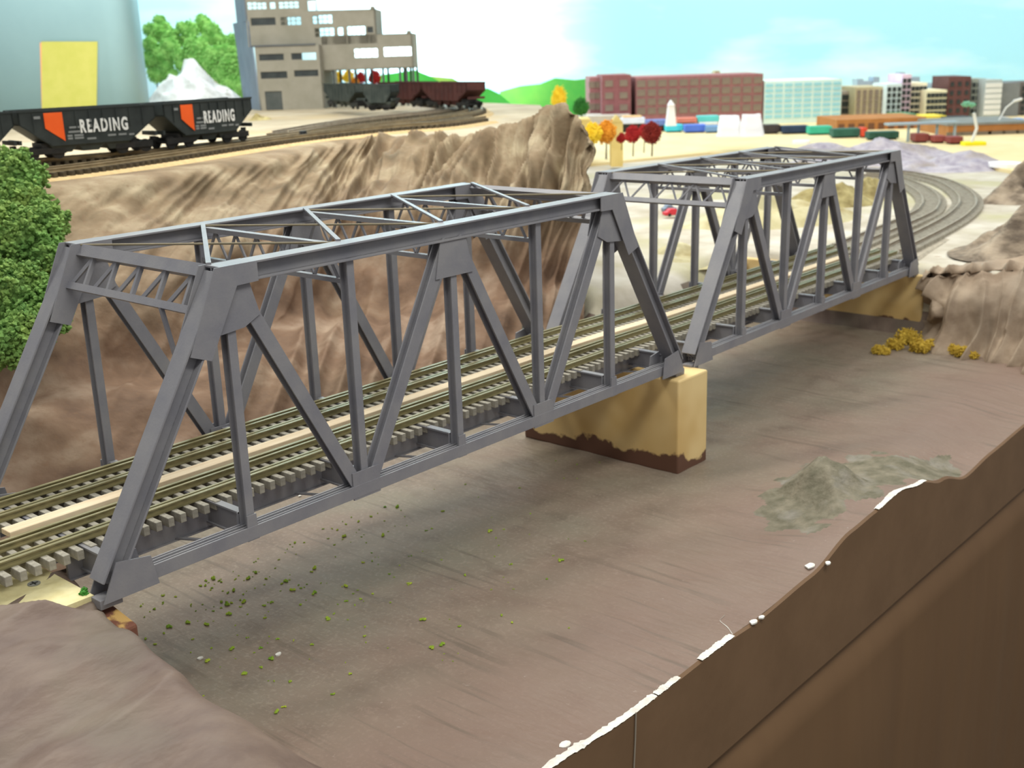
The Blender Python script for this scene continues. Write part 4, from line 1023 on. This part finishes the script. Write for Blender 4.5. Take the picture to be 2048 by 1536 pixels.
# skyline silhouettes
GS = mat('hazy_blue_grey', (150, 168, 186), (176, 190, 200), 1, .9)
for i, (u0, u1, vt) in enumerate([(1712, 1724, 160), (1724, 1742, 164), (1744, 1756, 156), (1756, 1764, 168), (1762, 1776, 172), (1784, 1794, 162), (1797, 1806, 147), (1818, 1836, 156), (1836, 1844, 166), (1864, 1876, 168), (1876, 1886, 172), (1414 + 16, 1414 + 26, 142)]):
    wh = ['leftmost', 'second', 'third and tallest at the left', 'fourth', 'fifth, just left of the white tower', 'above the white tower', 'tallest, above the pink building', 'above the cream building', 'right of the cream top', 'above the wider cream building', 'last, beside the brown building', 'small chimney-like one above the brick mill'][i]
    building('distant_tower', u0, u1, vt, 215 if i < 11 else 156, 52.5, GS if i < 11 else TAN, 'hazy blue-grey distant tower of the skyline: ' + wh if i < 11 else 'small tan roof house on top of the long brick mill', None, .8)
OB = mat('orange_brown_shed', (164, 110, 62), (180, 124, 74), 2, .85); ROOFG = mat('grey_shed_roof', (120, 122, 120), (134, 136, 132), 2)
building('freight_house', 1672, 1850, 238, 274, 44, OB, 'long orange-brown freight house behind the platform canopy', (9, 1, .22, .3, .8, .3), 3, wm=mat('brown_window', (110, 76, 56)))
building('freight_house', 1895, 2060, 250, 286, 40, OB, 'orange-brown freight house at the right behind the yellow-based pole', (6, 1, .6, .34, .75, .0), 3, wm=mat('grey_door', (122, 112, 98)), roof=ROOFG)
building('market_roof', 1845, 1892, 232, 243, 46, mat('yellow_roof', (226, 206, 70), (236, 216, 90), 2), 'bright yellow flat roof among the city buildings', None, 1.5)
building('market_roof', 1796, 1832, 228, 238, 46.5, mat('green_roof', (96, 136, 104), (110, 150, 116), 2), 'dark green flat roof left of the yellow roof', None, 1.5)
building('market_roof', 1900, 1955, 236, 250, 45, mat('charcoal_roof', (58, 64, 66), (70, 76, 78), 2), 'charcoal roof behind the bent white pole', None, 1.5)
# canopy
o = empty('platform_canopy', tuple(UD(1855, 288, 38))); ang = math.atan2(rgt.y, rgt.x); o.rotation_euler = (0, 0, ang); sc = 38 / FPX
BG = mat('blue_grey_canopy', (150, 166, 176), (164, 178, 186), 2)
MB().box(-80 * sc, 60 * sc, 0, .5, 38 * sc, 42 * sc).build('canopy_roof', BG, o)
for x in (-35, -15, 22, 58): MB().box((x - 2) * sc, (x + 2) * sc, .2, .28, -3 * sc, 38 * sc).build('canopy_post', BG, o)
tag(o, 'blue-grey platform canopy on thin posts before the freight house', 'canopy')
# bent pole with yellow base
o = empty('bent_pole', tuple(UD(1951, 294, 36))); o.rotation_euler = (0, 0, ang); sc = 36 / FPX
MB().box(-22 * sc, 22 * sc, 0, .4, 0, 10 * sc).build('yellow_base', mat('bright_yellow', (236, 226, 40), None), o, bevel=.03)
MB().tube([(-6 * sc, .1, 10 * sc), (-2 * sc, .1, 22 * sc), (2 * sc, .1, 36 * sc), (-6 * sc, .1, 66 * sc)], 3.2 * sc, 8).build('pole', WHT, o)
leaves('green_top', [((-22 * sc, .1, 84 * sc), 9 * sc), ((-12 * sc, .1, 82 * sc), 7 * sc)], 300, .03, mat('pale_green_top', (130, 190, 160), None), o, .5)
tag(o, 'bent white pole rising from a bright yellow base, green top', 'pole')
o = empty('lamp_post', tuple(UD(2010, 240, 40))); o.rotation_euler = (0, 0, ang); sc = 40 / FPX
MB().tube([(-12 * sc, 0, 0), (0, 0, 24 * sc), (18 * sc, 0, 38 * sc)], 1.5 * sc, 6).tube([(14 * sc, 0, 36 * sc), (30 * sc, 0, 40 * sc)], 3 * sc, 6).build('arm', WHT, o); tag(o, 'thin white arm pole standing against the dark grey building', 'pole')
# steeple / white tower
o = empty('white_steeple', tuple(UD(1343, 252, 44))); o.rotation_euler = (0, 0, ang); sc = 44 / FPX
WST = mat('white_plastic', (230, 226, 232), (240, 238, 242), 2)
MB().hexa([(-10 * sc, 0, 0), (10 * sc, 0, 0), (10 * sc, .4, 0), (-10 * sc, .4, 0), (-6 * sc, .05, 40 * sc), (6 * sc, .05, 40 * sc), (6 * sc, .3, 40 * sc), (-6 * sc, .3, 40 * sc)]).build('tower', WST, o); MB().prism([(-7 * sc, .0, 40 * sc), (7 * sc, 0, 40 * sc), (0, .1, 50 * sc)], (0, .3, 0)).build('cap', WST, o)
tag(o, 'slim white tapering tower in front of the brick mill', 'tower')
# yellow tan barn
o = building('tan_barn', 1222, 1246, 246, 298, 33, mat('yellow_tan_wall', (206, 180, 108), (218, 194, 124), 2), 'narrow yellow-tan barn end standing behind the autumn trees', None, .5, cat='barn')
MB().prism([(-12 * 33 / FPX, -.02, 52 * 33 / FPX), (12 * 33 / FPX, -.02, 52 * 33 / FPX), (0, -.02, 66 * 33 / FPX)], (0, .5, 0)).build('gable', MATS['yellow_tan_wall'], o)
building('tan_barn', 1160, 1182, 240, 290, 34, MATS['yellow_tan_wall'], 'tan barn half hidden behind the hill peak, left of the trees', None, 1.4, cat='barn')
# containers and cars
def container(u0, u1, vt, vb, D, c, label, cat='freight car', name='freight_container'):
    D = min(46.5, (UZ((u0 + u1) / 2, vb, ZY) - CAM).dot(F_)); p = UD((u0 + u1) / 2, vb, D); w = (u1 - u0) / FPX * D; h = (vb - vt) / FPX * D; o = empty(name, tuple(p)); o.rotation_euler = (0, 0, ang); tag(o, label, cat, 'freight cars in the city yard')
    m = mat('paint_%d_%d_%d' % c, c, tuple(min(255, x + 14) for x in c), 2, .6)
    MB().box(-w / 2, w / 2, 0, .55, .05, h).build('body', m, o, bevel=.02)
    MB().box(-w / 2 + .06, w / 2 - .06, .08, .47, min(0, ZY - p.z), .05).build('underframe', WHEEL, o)
    for k in range(max(2, int(w / .35))):
        x = -w / 2 + w * (k + .5) / max(2, int(w / .35)); MB().box(x - .02, x + .02, -.015, 0, .07, h - .02).build('side_rib', m, o)
for a in [(1243, 1290, 236, 250, 43, (206, 214, 236), 'pale lavender freight car left of the slim white tower'), (1290, 1334, 240, 254, 42.5, (110, 130, 190), 'blue freight car just left of the slim white tower'),
          (1246, 1284, 232, 238, 45, (214, 180, 130), 'tan freight car behind the pale lavender one'),
          (1354, 1394, 236, 248, 43.5, (214, 128, 110), 'salmon red freight car right of the slim white tower'), (1396, 1438, 232, 246, 43.5, (96, 200, 200), 'turquoise freight car left of the white paper bags'),
          (1332, 1366, 250, 265, 40, (70, 200, 220), 'bright cyan freight car at the front of the yard'), (1370, 1412, 250, 266, 40, (76, 112, 210), 'bright blue freight car right of the cyan one'), (1412, 1440, 252, 266, 40, (110, 150, 200), 'steel blue freight car against the white paper bags'),
          (1398, 1436, 244, 252, 42, (226, 232, 236), 'white freight car above the blue ones'), (1352, 1394, 248, 251, 41.5, (220, 214, 190), 'cream flat car behind the cyan car'),
          (1528, 1560, 250, 268, 42, (58, 52, 54), 'black freight car right of the white paper bags'), (1566, 1618, 252, 268, 42, (40, 56, 84), 'dark navy freight car under the aqua office block'),
          (1619, 1664, 253, 270, 42, (60, 176, 146), 'emerald green freight car under the aqua office block'), (1666, 1722, 258, 276, 41, (44, 92, 78), 'dark green freight car right of the emerald one'), (1724, 1734, 256, 276, 41, (216, 76, 50), 'narrow red car end between two dark green cars'), (1738, 1798, 264, 280, 41, (40, 78, 66), 'dark green freight car before the platform canopy'),
          (1830, 1858, 268, 286, 39.5, (124, 60, 56), 'maroon freight car under the canopy, left of two'), (1868, 1892, 272, 287, 39.5, (140, 70, 66), 'maroon freight car under the canopy, second'), (1900, 1926, 274, 289, 38.5, (130, 62, 60), 'maroon freight car left of the yellow-based pole'),
          (2006, 2048, 238, 250, 44, (120, 160, 220), 'light blue freight car at the right edge'), (1995, 2016, 235, 246, 44.4, (230, 230, 236), 'white freight car near the right edge'), (1990, 2030, 240, 252, 43, (190, 170, 60), 'mustard freight car near the right edge')]: container(*a)
# white paper bags
def bag(u0, u1, vt, vb, D, label, lean=0):
    p = UD((u0 + u1) / 2, vb, D); w = (u1 - u0) / FPX * D / 2; h = (vb - vt) / FPX * D; P = []; n = 14
    for j in range(n):
        t = j / (n - 1)
        for i in range(24):
            a = 6.2832 * i / 24; k = (1 - .25 * t) * (1 + .12 * fnz(math.cos(a) * 2 + u0, math.sin(a) * 2, t * 3))
            x = math.copysign(abs(math.cos(a)) ** .6, math.cos(a)) * w * k + lean * t * w; y = math.copysign(abs(math.sin(a)) ** .6, math.sin(a)) * .35 * k
            v = rgt * x + fw * y; P.append((v.x, v.y, h * t * (1 + .05 * fnz(a, u0))))
    vs = P; fs = [(j * 24 + i, j * 24 + (i + 1) % 24, (j + 1) * 24 + (i + 1) % 24, (j + 1) * 24 + i) for j in range(n - 1) for i in range(24)] + [tuple((n - 1) * 24 + i for i in range(24))]
    o = MB().add(vs, fs).build('paper_bag', mat('white_paper', (244, 244, 246), None, rough=.8), smooth=True); o.location = (p.x, p.y, p.z); tag(o, label, 'bag')
bag(1434, 1482, 232, 272, 37, 'white crumpled paper bag on the tan yard, left of the pair'); bag(1478, 1526, 230, 272, 36.6, 'white crumpled paper bag on the tan yard, right of the pair')
def slip(u, v, w, h, z, label, name='paper_scrap', m=None):
    p = UZ(u, v, z); vs = []; k = 10
    for j in range(2):
        for i in range(k): a = 6.2832 * i / k; vs.append(rgt * math.cos(a) * w * (1 + .2 * fnz(i, u)) + fw * math.sin(a) * h * (1 + .2 * fnz(i, v)) + Vector((0, 0, j * .1 + .02 * fnz(i, 3))))
    o = MB().add(vs, [tuple(range(k - 1, -1, -1)), tuple(range(k, 2 * k))] + [(i, (i + 1) % k, k + (i + 1) % k, k + i) for i in range(k)]).build(name, m or MATS['white_paper']); o.location = p; tag(o, label, 'paper scrap'); return o
slip(1602, 287, .30, .25, ZY, 'white scrap lying on the tan yard above the second bridge')
slip(2010, 333, .42, .45, ZY, 'white scrap lying on the tan yard near the right edge')
# small model cars
def auto(u, v, z, c, label, L_=.35):
    p = UZ(u, v, z); o = empty('toy_car', tuple(p), ang + .3); tag(o, label, 'model car'); m = mat('car_%d_%d_%d' % c, c, None, rough=.35)
    MB().prism([(-L_ / 2, -.08, .03), (L_ / 2, -.08, .03), (L_ / 2, -.08, .09), (L_ * .25, -.08, .1), (L_ * .12, -.08, .155), (-L_ * .2, -.08, .155), (-L_ * .34, -.08, .1), (-L_ / 2, -.08, .09)], (0, .16, 0)).build('car_body', m, o, bevel=.01)
    for x in (-.1, .1):
        for y in (-.085, .065): MB().tube([(x, y, .035), (x, y + .02, .035)], .035, 10).build('wheel', WHEEL, o)
auto(1995, 402, ZP, (214, 66, 36), 'tiny orange-red model car beside the dark rock outcrop'); auto(1345, 432, -.05, (206, 56, 70), 'tiny red model car on the pale slope behind the first bridge end', .4)
auto(1338, 424, -.02, (120, 130, 150), 'tiny grey model car just behind the red one on the pale slope', .3)

# ================================================================== SMALL THINGS on the river
FOAM = mat('ground_foam', (108, 150, 46), (176, 190, 66), 8, .9)
mb = MB()
for k_ in range(760):
    if k_ < 600: u = random.gauss(430, 190); v = 1085 + random.gauss(0, 1) * 110 + (430 - u) * .22
    else: u = random.uniform(400, 1200); v = random.uniform(900, 1480) - (u - 400) * .3
    p = UZ(u, v, ZR)
    if not (-.2 < p.x < 9 and -2.3 < p.y < 1.8) or p.x < .35 + .5 * smooth((-p.y) / 2): continue
    s_ = random.choice([.005, .007, .009, .012, .02 if random.random() < .5 else .007]); z = river_z(p.x, p.y)
    for q_ in range(4):
        c = Vector((p.x + random.uniform(-1, 1) * s_, p.y + random.uniform(-1, 1) * s_, z + s_ * .5)); t = s_ * .8
        mb.add([c + Vector((t, 0, 0)), c + Vector((0, t, 0)), c - Vector((t, 0, 0)), c - Vector((0, t, 0)), c + Vector((0, 0, t)), c - Vector((0, 0, t))], [(0, 1, 4), (1, 2, 4), (2, 3, 4), (3, 0, 4), (1, 0, 5), (2, 1, 5), (3, 2, 5), (0, 3, 5)])
o = mb.build('ground_foam', FOAM); o['kind'] = 'stuff'; tag(o, 'scattered crumbs of green ground foam on the riverbed below the first bridge', 'ground foam')
CHIP = mat('white_plaster_chip', (236, 234, 226), (212, 206, 196), 12, .8)
def ribbon(name, px, w0, label, edge=True, y=None):
    pts = cr([Vector((UY(u, v, -2.46) if edge else UZ(u, v, ZR))) for u, v in px], 10 * len(px)); vs = []; fs = []
    for i, p in enumerate(pts):
        t = i / (len(pts) - 1); w = w0 * (.12 + 1.5 * abs(fnz(i * .37, 4))) * (.5 + abs(fnz(i * 1.9, 2))) * min(1, 6 * t + .2, 6 * (1 - t) + .2)
        jx = .01 * fnz(i * .9, 8)
        if edge: z0 = edge_z(p.x); vs += [(p.x, -2.43 + w + jx, river_z(p.x, -2.43 + w) + .006), (p.x, -2.45, edge_z(p.x) + rocklump(p.x, -2.45) * .35 + .012), (p.x, -2.482, edge_z(p.x) - w * .45 + .01)]
        else: vs += [(p.x, p.y - w / 2, river_z(p.x, p.y) + .004), (p.x + .004, p.y, river_z(p.x, p.y) + .008), (p.x, p.y + w / 2, river_z(p.x, p.y) + .004)]
    for i in range(len(pts) - 1):
        for q_ in range(2): fs.append((i * 3 + q_, i * 3 + q_ + 1, (i + 1) * 3 + q_ + 1, (i + 1) * 3 + q_))
    o = MB().add(vs, fs).build(name, CHIP); tag(o, label, 'bare plaster'); return o
ribbon('bare_plaster_edge', [(1090, 1536), (1150, 1496), (1210, 1460), (1270, 1425), (1310, 1390)], .055, 'broad white worn plaster band along the table edge, bottom centre')
ribbon('bare_plaster_edge', [(1312, 1385), (1330, 1360), (1357, 1335)], .03, 'thin white worn line continuing the broad band up the table edge')
ribbon('bare_plaster_edge', [(1400, 1320), (1440, 1295), (1465, 1272)], .03, 'short white worn line on the table edge below the two white chips')
ribbon('bare_plaster_edge', [(1752, 1040), (1780, 1005), (1830, 970), (1850, 962)], .03, 'white worn line along the table edge beside the grey crag')
ribbon('bare_plaster_crack', [(1465, 1270), (1455, 1255), (1440, 1240), (1450, 1228)], .012, 'thin crooked white scratch above the worn edge', False)
for (u, v, s_, lb) in [(1507, 1245, .035, 'larger of the two white chips at the table edge'), (1523, 1236, .026, 'smaller of the two white chips at the table edge'), (1620, 1128, .05, 'white flake of bare plaster at the foot of the grey crag'), (1657, 1112, .028, 'small white flake right of the one below the grey crag'),
                       (400, 1318, .02, 'tiny white flake on the riverbed, nearest the mound'), (557, 1310, .022, 'tiny white flake on the riverbed, right of the one near the mound'), (600, 993, .018, 'tiny white ball on the riverbed just behind the near chord'), (1130, 1492, .04, 'white chip at the lower left end of the worn edge')]:
    p = UZ(u, v, ZR + .0); z = river_z(p.x, p.y); p = UZ(u, v, z); vs = []; k = 9
    for j in range(2):
        for i in range(k): a = 6.2832 * i / k; r_ = s_ * (1 + .5 * fnz(i * 1.7, u)); vs.append((math.cos(a) * r_ * 1.2, math.sin(a) * r_ * .8, j * .012))
    o = MB().add(vs, [tuple(range(k - 1, -1, -1)), tuple(range(k, 2 * k))] + [(i, (i + 1) % k, k + (i + 1) % k, k + i) for i in range(k)]).build('plaster_chip', CHIP)
    o.location = (p.x, p.y, river_z(p.x, p.y) + .001); tag(o, lb, 'plaster chip')
# hanging thread on the fascia
a = UY(1272, 1425, -2.485); c = UY(1268, 1536, -2.485)
o = MB().tube([a, a.lerp(c, .5) + Vector((.004, 0, 0)), c, c + Vector((0, 0, -.35))], .006, 6).build('drip_line', mat('grey_drip', (150, 140, 125), None)); tag(o, 'thin pale drip line running down the brown table front', 'drip')
a = UY(1050, 655, 2.06)
o = MB().tube([a, a + Vector((.10, .0, 0))], .05, 14).build('pipe_end', mat('grey_green_pipe', (120, 132, 118), (150, 160, 146), 6, .5)); tag(o, 'short grey-green pipe end poking out at the far foot of the first bridge', 'pipe')
# yellow moss clumps
MOSS = mat('mustard_moss', (172, 140, 46), (206, 176, 70), 6, .9)
for cs, lb in [([(1790, 690, .10), (1815, 678, .14), (1840, 695, .12)], 'largest mustard-yellow lichen clump at the foot of the far abutment'), ([(1865, 690, .09), (1885, 684, .08)], 'mustard lichen clump in the middle, right of the largest'), ([(1905, 698, .08), (1925, 705, .09), (1945, 708, .06)], 'flat mustard lichen clump at the foot of the right embankment'), ([(1757, 698, .07), (1770, 700, .05)], 'smallest mustard lichen clump, leftmost')]:
    P0 = [(UZ(u, v + 8, ZR) + Vector((0, 0, r_ * .6)), r_ * 1.4) for u, v, r_ in cs]; root = empty('lichen_clump', tuple(P0[0][0])); tag(root, lb, 'lichen')
    leaves('lichen', [(tuple(p_ - P0[0][0]), r_) for p_, r_ in P0], 900, .018, MOSS, root, .7)
o = leaves('moss_tuft', [((0, 0, 0), .03), ((.02, .02, .02), .022)], 120, .01, mat('vivid_green_tuft', (70, 140, 50), None)); pp = UZ(166, 1183, -.03); o.location = (pp.x, pp.y, -.06); tag(o, 'small vivid green tuft at the foot of the near end post', 'moss tuft')
